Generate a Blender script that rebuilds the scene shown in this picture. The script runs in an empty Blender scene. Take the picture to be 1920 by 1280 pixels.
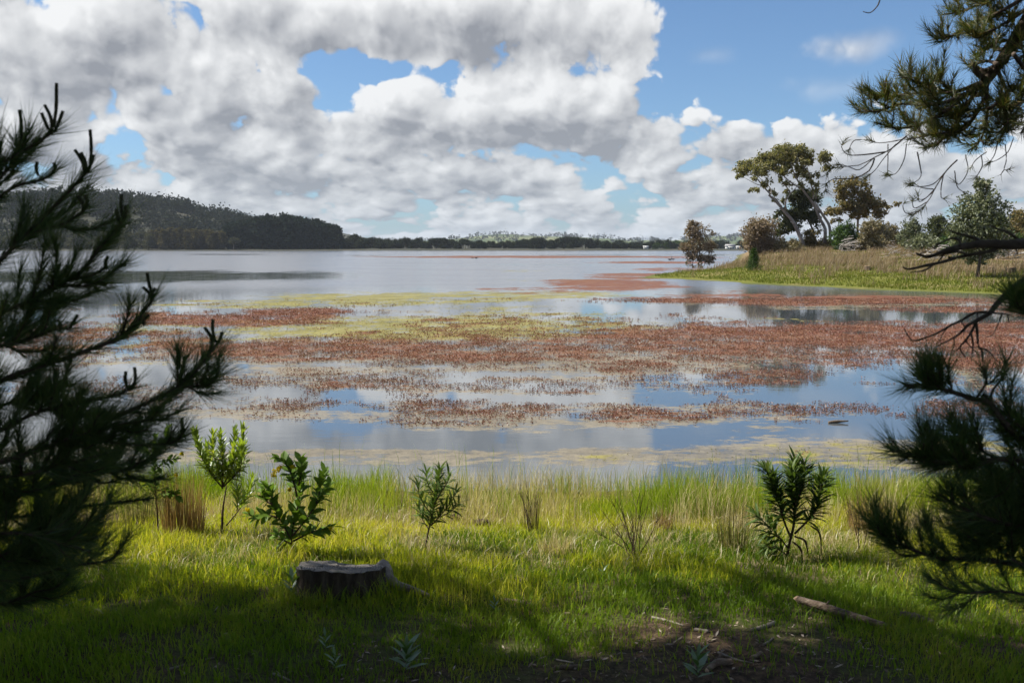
import bpy, math, random
import numpy as np
from mathutils import Vector

SC = bpy.context.scene
COL = SC.collection
R = math.radians

# ------------------------------------------------------------------ camera, sky, sun, exposure
F = 1867.0                      # focal length in photo pixels (35 mm on a 36 mm sensor, 1920 wide)
PITCH = math.atan(178.0 / F)    # the camera looks a little below the horizon
CAMZ = 2.4                      # eye above the lake surface
cam_d = bpy.data.cameras.new('camera')
cam_d.lens = 35.0; cam_d.sensor_width = 36.0
cam_d.clip_start = 0.05; cam_d.clip_end = 20000
cam_d.dof.use_dof = True; cam_d.dof.focus_distance = 16.0; cam_d.dof.aperture_fstop = 7.1
cam = bpy.data.objects.new('camera', cam_d); COL.objects.link(cam)
cam.location = (0, 0, CAMZ); cam.rotation_euler = (math.pi / 2 - PITCH, 0, 0)
SC.camera = cam

SUN_AZ, SUN_EL = R(-78), R(50)          # azimuth from the view direction (left), elevation
sd = bpy.data.lights.new('sun', 'SUN'); sd.energy = 5.0; sd.angle = R(0.53); sd.color = (1.0, 0.95, 0.86)
sun = bpy.data.objects.new('sun', sd); COL.objects.link(sun)
SUNV = Vector((math.sin(SUN_AZ) * math.cos(SUN_EL), math.cos(SUN_AZ) * math.cos(SUN_EL), math.sin(SUN_EL)))
sun.rotation_euler = (-SUNV).to_track_quat('-Z', 'Y').to_euler()
sun.location = (0, 0, 60)

SC.view_settings.view_transform = 'Standard'; SC.view_settings.look = 'None'
SC.view_settings.gamma = 1.0; SC.view_settings.exposure = 0.85
SC.view_settings.use_curve_mapping = False
SC.render.engine = 'CYCLES'
SC.cycles.use_denoising = True
SC.cycles.use_adaptive_sampling = True; SC.cycles.adaptive_threshold = 0.025
SC.cycles.max_bounces = 5; SC.cycles.diffuse_bounces = 2; SC.cycles.glossy_bounces = 3
SC.cycles.transmission_bounces = 3; SC.cycles.transparent_max_bounces = 6
SC.cycles.caustics_reflective = False; SC.cycles.caustics_refractive = False
SC.cycles.sample_clamp_indirect = 6.0

def ray(px, py):
    """direction of a photo pixel in the world, scaled so that its y is 1"""
    u = (px - 960) / F; v = (640 - py) / F
    c, s = math.cos(PITCH), math.sin(PITCH)
    y = c + v * s; z = -s + v * c
    return u / y, z / y
def P(px, py, Y):
    a, b = ray(px, py); return (a * Y, Y, CAMZ + b * Y)
def to_px(X, Y, Z):
    c, s = math.cos(PITCH), math.sin(PITCH); Z = Z - CAMZ
    d = Y * c - Z * s; up = Y * s + Z * c
    return 960 + F * X / d, 640 - F * up / d
def azel(px, py):
    a, b = ray(px, py); return math.atan(a), math.atan(b / math.hypot(1, a))

class S:
    """a socket with arithmetic: builds Math nodes"""
    tree = None
    def __init__(s, k): s.k = k
    @staticmethod
    def m(op, *a, clamp=False):
        n = S.tree.nodes.new('ShaderNodeMath'); n.operation = op; n.use_clamp = clamp
        for i, x in enumerate(a):
            if isinstance(x, S): S.tree.links.new(x.k, n.inputs[i])
            else: n.inputs[i].default_value = float(x)
        return S(n.outputs[0])
    def __add__(s, o): return S.m('ADD', s, o)
    __radd__ = __add__
    def __sub__(s, o): return S.m('SUBTRACT', s, o)
    def __rsub__(s, o): return S.m('SUBTRACT', o, s)
    def __mul__(s, o): return S.m('MULTIPLY', s, o)
    __rmul__ = __mul__
    def __truediv__(s, o): return S.m('DIVIDE', s, o)
    def __rtruediv__(s, o): return S.m('DIVIDE', o, s)
    def clamp(s): return S.m('ADD', s, 0.0, clamp=True)
    def step(s, a, b):
        n = S.tree.nodes.new('ShaderNodeMapRange'); n.interpolation_type = 'SMOOTHSTEP'
        S.tree.links.new(s.k, n.inputs['Value']); n.inputs['From Min'].default_value = a; n.inputs['From Max'].default_value = b
        return S(n.outputs['Result'])

def node(t, kind, **kw):
    n = t.nodes.new(kind)
    for k, v in kw.items():
        if hasattr(n, k) and k not in n.inputs: setattr(n, k, v)
        else: n.inputs[k].default_value = v
    return n
def mixc(t, fac, a, b):
    n = t.nodes.new('ShaderNodeMix'); n.data_type = 'RGBA'
    for i, x in ((0, fac), (6, a), (7, b)):
        if isinstance(x, S): t.links.new(x.k, n.inputs[i])
        elif hasattr(x, 'is_output'): t.links.new(x, n.inputs[i])
        elif i == 0: n.inputs[0].default_value = x
        else: n.inputs[i].default_value = (*x, 1) if len(x) == 3 else x
    return n.outputs[2]

SKY_STRENGTH = 0.058
def build_world():
    w = bpy.data.worlds.new('World'); SC.world = w; w.use_nodes = True
    t = w.node_tree; t.nodes.clear()
    S.tree = t
    L = t.links.new
    # ---- noise part of the cloud density as a group of a 2-D sky coordinate
    g = bpy.data.node_groups.new('cloud_noise', 'ShaderNodeTree')
    g.interface.new_socket('q', in_out='INPUT', socket_type='NodeSocketVector')
    g.interface.new_socket('density', in_out='OUTPUT', socket_type='NodeSocketFloat')
    gi = g.nodes.new('NodeGroupInput'); go = g.nodes.new('NodeGroupOutput')
    S.tree = g
    fb = node(g, 'ShaderNodeTexNoise', noise_dimensions='2D', Scale=1.0, Detail=7.0, Roughness=0.52, Distortion=0.0)
    g.links.new(gi.outputs[0], fb.inputs['Vector'])
    va = g.nodes.new('ShaderNodeVectorMath'); va.operation = 'MULTIPLY_ADD'
    g.links.new(fb.outputs[0], va.inputs[0]); va.inputs[1].default_value = (.8, .6, 0); g.links.new(gi.outputs[0], va.inputs[2])
    D = (S(fb.outputs[0]) - 0.5) * 2.3
    for sc, am in ((1.9, .60), (4.6, .30)):
        vo = node(g, 'ShaderNodeTexVoronoi', voronoi_dimensions='2D', feature='F1', Scale=sc)
        g.links.new(va.outputs[0], vo.inputs['Vector'])
        D = D + (0.42 - S(vo.outputs['Distance'])) * am
    g.links.new(D.k, go.inputs[0])
    S.tree = t
    tc = t.nodes.new('ShaderNodeTexCoord'); sx = t.nodes.new('ShaderNodeSeparateXYZ'); L(tc.outputs['Generated'], sx.inputs[0])
    az = S.m('ARCTAN2', S(sx.outputs[0]), S(sx.outputs[1])); el = S.m('ARCSINE', S(sx.outputs[2]))
    elp = S.m('MAXIMUM', el, 0.0)
    qx = az * 15.0; qy = S.m('LOGARITHM', elp + 0.085, math.e) * 4.0
    cq = t.nodes.new('ShaderNodeCombineXYZ'); L(qx.k, cq.inputs[0]); L(qy.k, cq.inputs[1]); cq.inputs[2].default_value = 0
    ca = t.nodes.new('ShaderNodeCombineXYZ'); L(az.k, ca.inputs[0]); L(el.k, ca.inputs[1])
    def nz(dx, dy):
        v = t.nodes.new('ShaderNodeVectorMath'); v.operation = 'ADD'; L(cq.outputs[0], v.inputs[0]); v.inputs[1].default_value = (dx + SKY_SEED[0], dy + SKY_SEED[1], 0)
        n = t.nodes.new('ShaderNodeGroup'); n.node_tree = g; L(v.outputs[0], n.inputs[0]); return S(n.outputs[0])
    def nlow(dx, dy):
        v = t.nodes.new('ShaderNodeVectorMath'); v.operation = 'ADD'; L(cq.outputs[0], v.inputs[0]); v.inputs[1].default_value = (dx + SKY_SEED[0], dy + SKY_SEED[1], 0)
        n = node(t, 'ShaderNodeTexNoise', noise_dimensions='2D', Scale=1.0, Detail=2.0, Roughness=0.46); L(v.outputs[0], n.inputs['Vector'])
        return (S(n.outputs[0]) - 0.5) * 2.3
    # the clouds and blue gaps of this sky by direction: x, y, half width, half height in photo pixels, amount
    blobs = [(60, 90, 250, 130, .5), (300, 40, 260, 100, .55), (190, 120, 150, 70, .3), (640, 30, 170, 70, .5), (760, 55, 230, 75, .6), (1020, 40, 250, 85, .8), (1190, 30, 130, 70, .55), (430, 185, 150, 75, .75), (520, 165, 90, 50, .35),
             (800, 220, 170, 75, .55), (700, 215, 70, 50, .3), (1090, 195, 190, 80, .75), (1100, 255, 150, 45, .4), (700, 255, 80, 50, .35),
             (1420, 245, 150, 55, .65), (1560, 310, 220, 70, .45), (590, 238, 60, 36, .7), (930, 320, 120, 40, .5), (780, 340, 100, 36, .35), (520, 300, 170, 55, .5), (60, 250, 180, 70, .5), (330, 270, 120, 45, .4), (1750, 300, 200, 90, .4),
             (610, 132, 130, 30, -.75), (760, 132, 130, 22, -.6), (300, 165, 60, 28, -.6), (225, 250, 60, 36, -.55), (1640, 40, 480, 190, -1.1),
             (1390, 120, 130, 120, -.55), (950, 284, 150, 14, -.5), (630, 205, 30, 36, -.5), (1520, 180, 170, 36, -.3), (105, 20, 30, 40, -.4)]
    B = None; H = None; W = None
    for (bx, by, rx, ry, am) in blobs:
        a0, e0 = azel(bx, by); kx, ky = F / rx, F / ry
        m = t.nodes.new('ShaderNodeVectorMath'); m.operation = 'MULTIPLY_ADD'; L(ca.outputs[0], m.inputs[0])
        m.inputs[1].default_value = (kx, ky, 0); m.inputs[2].default_value = (-a0 * kx, -e0 * ky, 0)
        ln = t.nodes.new('ShaderNodeVectorMath'); ln.operation = 'LENGTH'; L(m.outputs[0], ln.inputs[0])
        mr = t.nodes.new('ShaderNodeMapRange'); mr.interpolation_type = 'SMOOTHSTEP'; L(ln.outputs['Value'], mr.inputs['Value'])
        mr.inputs['From Min'].default_value = 1.6; mr.inputs['From Max'].default_value = 0.1; mr.inputs['To Min'].default_value = 0; mr.inputs['To Max'].default_value = am
        b = S(mr.outputs['Result'])
        B = b if B is None else B + b
        if am > 0:      # height inside each cloud, for the lit crown and the shaded base
            h = S.m('MULTIPLY', (el - e0) * ky, b)
            H = h if H is None else H + h
            W = b if W is None else W + b
    low = S.m('EXPONENT', elp * -9.0)
    B = B * 0.95 + low * 0.66 - 0.13
    n0 = nz(0, 0); n1 = nz(-0.12, 0.17); n2 = nlow(-0.3, 0.6)
    d0 = n0 * 1.10 + B
    alpha = d0.step(-0.05, 0.21)
    for wx_, wy2, wrx, wry, wam in ((1590, 88, 90, 34, .85), (1330, 105, 50, 20, .25), (1560, 170, 110, 26, .22)):      # thin separate wisps
        a0, e0 = azel(wx_, wy2); r_ = S.m('SQRT', S.m('POWER', (az - a0) * (F / wrx) + n0 * .7, 2) + S.m('POWER', (el - e0) * (F / wry) + n2 * .5, 2))
        alpha = S.m('MAXIMUM', alpha, r_.step(1.15, .0) * (n0 * .6 + .75) * wam)
    lit = (0.68 - low * 0.12 + (n0 - n1) * (0.42 + low * 0.5) + (n0 - n2) * 0.36 + H / (W + 0.20) * 0.80 - S.m('MAXIMUM', d0 - 0.35, 0.0) * 0.34).clamp()
    sky = node(t, 'ShaderNodeTexSky', sky_type='NISHITA', sun_disc=False, sun_elevation=SUN_EL, sun_rotation=SUN_AZ,
               altitude=50.0, air_density=1.0, dust_density=0.6, ozone_density=1.6)
    v = 1 / SKY_STRENGTH / 2 ** 0.85      # cloud radiance as displayed at this exposure
    cl = mixc(t, lit, tuple(v * c for c in (.30, .32, .36)), tuple(v * c for c in (.93, .94, .95)))
    cl = mixc(t, S.m('EXPONENT', elp * -14.0) * 0.62, cl, tuple(v * c for c in (.46, .53, .60)))
    skyc = mixc(t, 1.0, sky.outputs[0], (1, 1, 1)); skyc.node.blend_type = 'MULTIPLY'
    L(mixc(t, low, (0.78, 0.96, 1.14), (0.62, 0.90, 1.32)), skyc.node.inputs[7])
    out = mixc(t, alpha, skyc, cl)
    bg = t.nodes.new('ShaderNodeBackground'); bg.inputs[1].default_value = SKY_STRENGTH
    L(out, bg.inputs[0])
    wo = t.nodes.new('ShaderNodeOutputWorld'); L(bg.outputs[0], wo.inputs[0])
    w.cycles.sampling_method = 'NONE'
SKY_SEED = (3.1, 7.7)
build_world()
# pines outside the frame whose crowns shade the foreground: x, y, height, first branches, crown radius
SHADE = [(-5.0, 5.0, 13, 4.3, 3.3, 'tall pine left of the view shading the stump'), (-9.3, 5.4, 14, 4.0, 3.3, 'tall pine far left of the view shading the left grass'), (-7.2, 2.6, 13, 3.6, 3.3, 'tall pine between the two left of the view'),
         (-5.0, -.6, 13, 3.4, 3.5, 'tall pine left behind the camera'), (-1.5, -1.6, 14, 3.6, 4.0, 'tall pine right behind the camera'), (-11.5, 1.0, 14, 3.6, 3.4, 'outermost tall pine left of the view'),
         (3.2, -1.0, 13, 3.6, 3.8, 'tall pine behind the camera on the right'), (-3.6, -5.5, 14, 3.5, 3.6, 'tall pine farther back on the left'), (1.5, -6.5, 14, 3.5, 3.6, 'tall pine farthest back behind the camera'), (7.6, 1.6, 14, 3.5, 3.4, 'tall pine right of the view beside the old pine')]

# ------------------------------------------------------------------ helpers
rng = np.random.default_rng(7)
random.seed(7)

def tag(o, label=None, cat=None, group=None, kind=None):
    if label: o['label'] = label
    if cat: o['category'] = cat
    if group: o['group'] = group
    if kind: o['kind'] = kind
    return o
def empty(name, loc, label, cat, group=None):
    o = bpy.data.objects.new(name, None); COL.objects.link(o)
    o.location = loc; o.empty_display_size = 0.2
    return tag(o, label, cat, group)

def make_mesh(name, V, faces, smooth=False, attrs=None):
    """V (n,3); faces: list of (m,k) index arrays"""
    me = bpy.data.meshes.new(name)
    V = np.ascontiguousarray(V, dtype=np.float32)
    me.vertices.add(len(V)); me.vertices.foreach_set('co', V.ravel())
    loops = np.concatenate([f.ravel() for f in faces]).astype(np.int32)
    tot = np.concatenate([np.full(len(f), f.shape[1], dtype=np.int32) for f in faces])
    start = np.concatenate([[0], np.cumsum(tot)[:-1]]).astype(np.int32)
    me.loops.add(len(loops)); me.loops.foreach_set('vertex_index', loops)
    me.polygons.add(len(tot)); me.polygons.foreach_set('loop_start', start); me.polygons.foreach_set('loop_total', tot)
    if smooth: me.polygons.foreach_set('use_smooth', np.ones(len(tot), dtype=bool))
    for k, a in (attrs or {}).items():
        at = me.attributes.new(k, 'FLOAT', 'POINT'); at.data.foreach_set('value', np.ascontiguousarray(a, dtype=np.float32))
    me.update(calc_edges=True); me.validate()
    return me

def unit(a): return a / np.maximum(np.linalg.norm(a, axis=-1, keepdims=True), 1e-9)
def rand_dirs(n):
    return unit(rng.normal(size=(n, 3)))

class MB:
    def __init__(s): s.V = []; s.F = []; s.n = 0
    def add(s, V, *faces):
        V = np.asarray(V, dtype=float).reshape(-1, 3)
        for f in faces:
            if len(f): s.F.append(np.asarray(f, dtype=np.int64) + s.n)
        s.V.append(V); s.n += len(V); return s
    def tube(s, pts, rad, n=6, cap=True, rough=0.0):
        p = np.asarray(pts, dtype=float); k = len(p)
        r = np.interp(np.linspace(0, 1, k), np.linspace(0, 1, len(rad)), rad) if hasattr(rad, '__len__') else np.full(k, rad)
        tan = unit(np.gradient(p, axis=0))
        ref = np.array([0, 0, 1.0]) if abs(tan[:, 2]).mean() < 0.8 else np.array([1.0, 0.2, 0])
        a = unit(np.cross(tan, ref)); b = np.cross(tan, a)
        th = np.linspace(0, 2 * math.pi, n, endpoint=False)
        rr = r[:, None] * (1 + rough * rng.uniform(-1, 1, (k, n))) if rough else np.repeat(r[:, None], n, 1)
        V = p[:, None, :] + rr[..., None] * (np.cos(th)[None, :, None] * a[:, None, :] + np.sin(th)[None, :, None] * b[:, None, :])
        i = np.arange(k - 1)[:, None] * n + np.arange(n)[None]; j = np.arange(k - 1)[:, None] * n + (np.arange(n)[None] + 1) % n
        q = np.stack([i, j, j + n, i + n], -1).reshape(-1, 4)
        V = V.reshape(-1, 3); tr = np.zeros((0, 3), int)
        if cap:
            V = np.vstack([V, p[0], p[-1]]); m = np.arange(n); e = (k - 1) * n
            tr = np.vstack([np.stack([(m + 1) % n, m, np.full(n, k * n)], -1), np.stack([e + m, e + (m + 1) % n, np.full(n, k * n + 1)], -1)])
        return s.add(V, q, tr)
    def cards(s, c, d, nrm, L, W, fold=0.0):
        """pointed leaf blades: centre-base c, direction d, normal nrm, length, width (arrays); 4 verts, 2 tris along the midrib"""
        c = np.asarray(c); n = len(c); L = np.broadcast_to(L, n)[:, None]; W = np.broadcast_to(W, n)[:, None]
        side = unit(np.cross(d, nrm)); up = np.cross(side, d)
        V = np.stack([c, c + d * L * .45 + side * W * .5 + up * fold * W, c + d * L, c + d * L * .45 - side * W * .5 + up * fold * W], 1)
        b = np.arange(n)[:, None] * 4
        return s.add(V.reshape(-1, 3), np.concatenate([b + np.array([[0, 1, 2]]), b + np.array([[0, 2, 3]])]))
    def needles(s, base, d, L, W):
        n = len(base); sd = unit(np.cross(d, rand_dirs(n))) * np.broadcast_to(W, n)[:, None] * .5
        L = np.broadcast_to(L, n)[:, None]
        V = np.stack([base - sd, base + sd, base + d * L], 1)
        return s.add(V.reshape(-1, 3), np.arange(n * 3).reshape(-1, 3))
    def blades(s, base, h, w, lean, az=None, face=None):
        """grass: 5 verts, 3 tris; lean = sideways travel of the tip as a share of the height"""
        n = len(base); h = np.broadcast_to(h, n); w = np.broadcast_to(w, n); lean = np.broadcast_to(lean, n)
        az = rng.uniform(0, 2 * math.pi, n) if az is None else az
        fa = rng.uniform(0, 2 * math.pi, n) if face is None else face
        ld = np.stack([np.cos(az), np.sin(az), np.zeros(n)], -1); sd = np.stack([np.cos(fa), np.sin(fa), np.zeros(n)], -1) * w[:, None] * .5
        m = base + ld * (lean * h * .3)[:, None] + np.array([0, 0, 1.0]) * (h * .55)[:, None]
        t = base + ld * (lean * h)[:, None] + np.array([0, 0, 1.0]) * (h * np.sqrt(np.maximum(1 - lean * lean * .6, .1)))[:, None]
        V = np.stack([base - sd, base + sd, m + sd * .75, m - sd * .75, t], 1)
        b = np.arange(n)[:, None] * 5
        return s.add(V.reshape(-1, 3), np.concatenate([b + np.array([[0, 1, 2]]), b + np.array([[0, 2, 3]]), b + np.array([[3, 2, 4]])]))
    def box(s, c, d, rz=0.0):
        x, y, z = (v / 2 for v in d); cs, sn = math.cos(rz), math.sin(rz)
        V = np.array([(a * x, b * y, e * z) for e in (-1, 1) for a, b in ((-1, -1), (1, -1), (1, 1), (-1, 1))])
        V = np.stack([V[:, 0] * cs - V[:, 1] * sn, V[:, 0] * sn + V[:, 1] * cs, V[:, 2]], -1) + np.array(c)
        return s.add(V, np.array([[3, 2, 1, 0], [4, 5, 6, 7], [0, 1, 5, 4], [1, 2, 6, 5], [2, 3, 7, 6], [3, 0, 4, 7]]))
    def lump(s, c, r, seg=10, ring=6, rough=0.15):
        c = np.array(c); r = np.broadcast_to(r, 3)
        ph = np.linspace(0, math.pi, ring + 1)[1:-1]; th = np.linspace(0, 2 * math.pi, seg, endpoint=False)
        V = np.stack([np.sin(ph)[:, None] * np.cos(th)[None], np.sin(ph)[:, None] * np.sin(th)[None], np.repeat(np.cos(ph)[:, None], seg, 1)], -1)
        V = V * (1 + rough * rng.uniform(-1, 1, V.shape[:2]))[..., None]; k = ring - 1
        i = np.arange(k - 1)[:, None] * seg + np.arange(seg)[None]; j = np.arange(k - 1)[:, None] * seg + (np.arange(seg)[None] + 1) % seg
        q = np.stack([i, i + seg, j + seg, j], -1).reshape(-1, 4); m = np.arange(seg); e = (k - 1) * seg
        V = np.vstack([V.reshape(-1, 3), [[0, 0, 1], [0, 0, -1]]]) * r + c
        tr = np.vstack([np.stack([m, (m + 1) % seg, np.full(seg, k * seg)], -1), np.stack([e + (m + 1) % seg, e + m, np.full(seg, k * seg + 1)], -1)])
        return s.add(V, q, tr)
    def mesh(s, name, off=(0, 0, 0), smooth=False):
        return make_mesh(name, np.vstack(s.V) - np.array(off), s.F if s.F else [np.zeros((0, 3), int)], smooth)
    def build(s, name, mat, parent=None, smooth=False, origin=None):
        off = np.zeros(3)
        q = parent
        while q is not None: off = off + np.array(q.location); q = q.parent
        loc = np.zeros(3)
        if origin is not None: loc = np.array(origin) - off; off = np.array(origin)
        o = bpy.data.objects.new(name, s.mesh(name, off, smooth)); COL.objects.link(o)
        o.location = loc
        o.data.materials.append(mat)
        if parent is not None: o.parent = parent
        return o

def put(name, mesh, loc, rot, scale, parent=None):
    """one more object that shares mesh data"""
    o = bpy.data.objects.new(name, mesh); COL.objects.link(o)
    o.location = loc; o.rotation_euler = rot; o.scale = scale if hasattr(scale, '__len__') else (scale,) * 3
    if parent is not None: o.parent = parent
    return o

# value noise for laying out ground and weed
def _hash(ix, iy, seed):
    h = (ix.astype(np.int64) * 374761393 + iy.astype(np.int64) * 668265263 + seed * 1442695041) & 0xFFFFFFFF
    h = ((h ^ (h >> 13)) * 1274126177) & 0xFFFFFFFF
    return ((h ^ (h >> 16)) & 0xFFFF) / 65535.0
def vnoise(x, y, seed=0):
    ix = np.floor(x); iy = np.floor(y); fx = x - ix; fy = y - iy
    fx = fx * fx * (3 - 2 * fx); fy = fy * fy * (3 - 2 * fy)
    a = _hash(ix, iy, seed); b = _hash(ix + 1, iy, seed); c = _hash(ix, iy + 1, seed); d = _hash(ix + 1, iy + 1, seed)
    return (a * (1 - fx) + b * fx) * (1 - fy) + (c * (1 - fx) + d * fx) * fy
def fbm(x, y, seed=0, oct=4, rough=.5):
    x = np.asarray(x, float); y = np.asarray(y, float)
    t = 0; am = 1.0; s = 0
    for o in range(oct):
        t = t + am * vnoise(x + 17.3 * o, y - 9.1 * o, seed + o); s += am; am *= rough; x = x * 2.03; y = y * 2.03
    return t / s
def sstep(x, a, b):
    t = np.clip((np.asarray(x, float) - a) / (b - a), 0, 1); return t * t * (3 - 2 * t)

def curve(pts, n=14):
    """smooth polyline through points (Catmull-Rom)"""
    p = np.asarray(pts, float); p = np.vstack([2 * p[0] - p[1], p, 2 * p[-1] - p[-2]]); out = []
    k = len(p) - 3; m = max(2, n // k)
    for i in range(k):
        a, b, c, d = p[i:i + 4]
        for t in np.linspace(0, 1, m, endpoint=False):
            out.append(.5 * ((2 * b) + (c - a) * t + (2 * a - 5 * b + 4 * c - d) * t * t + (3 * b - a - 3 * c + d) * t ** 3))
    out.append(p[-2]); return np.array(out)

# ------------------------------------------------------------------ materials
def mat_new(name):
    m = bpy.data.materials.new(name); m.use_nodes = True; t = m.node_tree; t.nodes.clear(); S.tree = t
    out = t.nodes.new('ShaderNodeOutputMaterial'); return m, t, out
def noise_tex(t, scale, detail=4, rough=.55, coord='Object', stretch=None):
    tc = t.nodes.new('ShaderNodeTexCoord'); n = node(t, 'ShaderNodeTexNoise', Scale=scale, Detail=detail, Roughness=rough)
    if stretch:
        mp = t.nodes.new('ShaderNodeMapping'); mp.inputs['Scale'].default_value = stretch
        t.links.new(tc.outputs[coord], mp.inputs[0]); t.links.new(mp.outputs[0], n.inputs['Vector'])
    else: t.links.new(tc.outputs[coord], n.inputs['Vector'])
    return S(n.outputs[0])
def leaf_mat(name, cols, transl=.35, gloss=.06, rough=.45, tcol=1.25, patch=None):
    """foliage: colour varies from leaf to leaf between cols (list of 2-3), light passes through"""
    m, t, out = mat_new(name)
    ge = t.nodes.new('ShaderNodeNewGeometry'); rp = t.nodes.new('ShaderNodeValToRGB')
    cr = rp.color_ramp
    for i, c in enumerate(cols):
        e = cr.elements[i] if i < 2 else cr.elements.new(1.0)
        e.position = i / (len(cols) - 1); e.color = (*c, 1)
    if patch:
        f = (S(ge.outputs['Random Per Island']) * .55 + (noise_tex(t, patch, 2) - .5) * 1.5 + .22).clamp()
        t.links.new(f.k, rp.inputs[0])
    else: t.links.new(ge.outputs['Random Per Island'], rp.inputs[0])
    df = t.nodes.new('ShaderNodeBsdfDiffuse'); t.links.new(rp.outputs[0], df.inputs[0])
    tr = t.nodes.new('ShaderNodeBsdfTranslucent')
    tc = mixc(t, 1.0, rp.outputs[0], (tcol, tcol * 1.05, tcol * .55)); tc.node.blend_type = 'MULTIPLY'
    t.links.new(tc, tr.inputs[0])
    mx = t.nodes.new('ShaderNodeMixShader'); mx.inputs[0].default_value = transl
    t.links.new(df.outputs[0], mx.inputs[1]); t.links.new(tr.outputs[0], mx.inputs[2]); last = mx
    if gloss:
        gl = t.nodes.new('ShaderNodeBsdfGlossy'); gl.inputs['Roughness'].default_value = rough; gl.inputs[0].default_value = (.9, .95, 1, 1)
        m2 = t.nodes.new('ShaderNodeMixShader'); m2.inputs[0].default_value = gloss
        t.links.new(mx.outputs[0], m2.inputs[1]); t.links.new(gl.outputs[0], m2.inputs[2]); last = m2
    t.links.new(last.outputs[0], out.inputs[0]); return m
def rough_mat(name, cols, scale=6, detail=6, stretch=None, bump=.4, rough=.9, bscale=None, dist=.02):
    m, t, out = mat_new(name)
    n = noise_tex(t, scale, detail, .6, stretch=stretch); rp = t.nodes.new('ShaderNodeValToRGB'); cr = rp.color_ramp
    for i, c in enumerate(cols):
        e = cr.elements[i] if i < 2 else cr.elements.new(1.0)
        e.position = .28 + .44 * i / (len(cols) - 1); e.color = (*c, 1)
    t.links.new(n.k, rp.inputs[0])
    pr = t.nodes.new('ShaderNodeBsdfPrincipled'); pr.inputs['Roughness'].default_value = rough; pr.inputs['Specular IOR Level'].default_value = .25
    t.links.new(rp.outputs[0], pr.inputs['Base Color'])
    if bump:
        b = noise_tex(t, bscale or scale * 2.5, 5, .6, stretch=stretch); bp = t.nodes.new('ShaderNodeBump'); bp.inputs['Strength'].default_value = bump; bp.inputs['Distance'].default_value = dist
        t.links.new(b.k, bp.inputs['Height']); t.links.new(bp.outputs[0], pr.inputs['Normal'])
    t.links.new(pr.outputs[0], out.inputs[0]); return m
M = {}
M['needle'] = leaf_mat('pine_needle', [(.030, .065, .018), (.065, .115, .028), (.12, .15, .045)], .28, .03)
M['needle_old'] = leaf_mat('pine_needle_olive', [(.030, .055, .012), (.075, .095, .022), (.20, .15, .05)], .3, .03)
M['candle'] = rough_mat('pine_candle', [(.03, .035, .018), (.07, .075, .035)], 60, 3, bump=.6)
M['pinebark'] = rough_mat('pine_bark', [(.025, .018, .014), (.07, .05, .038), (.12, .095, .075)], 25, 5, bump=.8, dist=.01)
M['deadwood'] = rough_mat('dead_twig', [(.035, .028, .022), (.10, .08, .06)], 30, 5, bump=.5, dist=.005)
M['greywood'] = rough_mat('weathered_wood', [(.16, .14, .12), (.38, .35, .31), (.55, .52, .47)], 14, 6, bump=.6, dist=.01)
M['log'] = rough_mat('log_bark', [(.045, .032, .024), (.14, .10, .07), (.24, .19, .14)], 16, 6, stretch=(1, 3, 3), bump=.8, dist=.012)
M['rawwood'] = rough_mat('broken_wood', [(.30, .19, .11), (.55, .40, .27)], 40, 5, bump=.5, dist=.006)
M['twigwood'] = rough_mat('grey_twig', [(.08, .065, .05), (.18, .15, .12), (.28, .25, .21)], 24, 6, bump=.6, dist=.006)

# ------------------------------------------------------------------ the setting: banks, lake, far shore, hills
SHORE_Y = 9.7
def bank_z(x, y):
    x = np.asarray(x, float); y = np.asarray(y, float)
    z = np.where(y < SHORE_Y, .082 * (SHORE_Y - y), .11 * (SHORE_Y - y))
    z = np.where(y < -6, .082 * (SHORE_Y + 6) + .03 * (-6 - y), z)
    return z + (fbm(x * .7, y * .7, 3, 4) - .5) * .16 * sstep(z, -.2, .35)
PEN = np.array([P(*p, 1) for p in ()] + [(10.0, 77.5), (12.3, 73), (14.8, 66), (17.5, 60.5), (19.5, 56.5), (21.3, 54), (23.6, 51), (25.2, 47.5), (26.4, 45), (34, 41), (52, 37), (120, 30),
                (170, 60), (300, 300), (300, 600), (140, 600), (62, 270), (33, 146), (25.2, 113), (18.5, 95), (12.5, 84)])
def shore_dist(x, y, poly):
    """signed distance to a closed shoreline, positive on land"""
    x = np.asarray(x, float); y = np.asarray(y, float); best = np.full(x.shape, 1e9); ins = np.zeros(x.shape, bool)
    for (x0, y0), (x1, y1) in zip(poly, np.roll(poly, -1, 0)):
        dx, dy = x1 - x0, y1 - y0; t = np.clip(((x - x0) * dx + (y - y0) * dy) / (dx * dx + dy * dy), 0, 1)
        best = np.minimum(best, np.hypot(x - x0 - t * dx, y - y0 - t * dy))
        c = (y0 > y) != (y1 > y); ins ^= c & (x < (x1 - x0) * (y - y0) / (y1 - y0 + 1e-12) + x0)
    return np.where(ins, best, -best)
def near_dist(x, y):
    """distance to the shore that faces the camera"""
    x = np.asarray(x, float); y = np.asarray(y, float); best = np.full(x.shape, 1e9)
    for (x0, y0), (x1, y1) in zip(PEN[:11], PEN[1:12]):
        dx, dy = x1 - x0, y1 - y0; t = np.clip(((x - x0) * dx + (y - y0) * dy) / (dx * dx + dy * dy), 0, 1)
        best = np.minimum(best, np.hypot(x - x0 - t * dx, y - y0 - t * dy))
    return best
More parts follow.
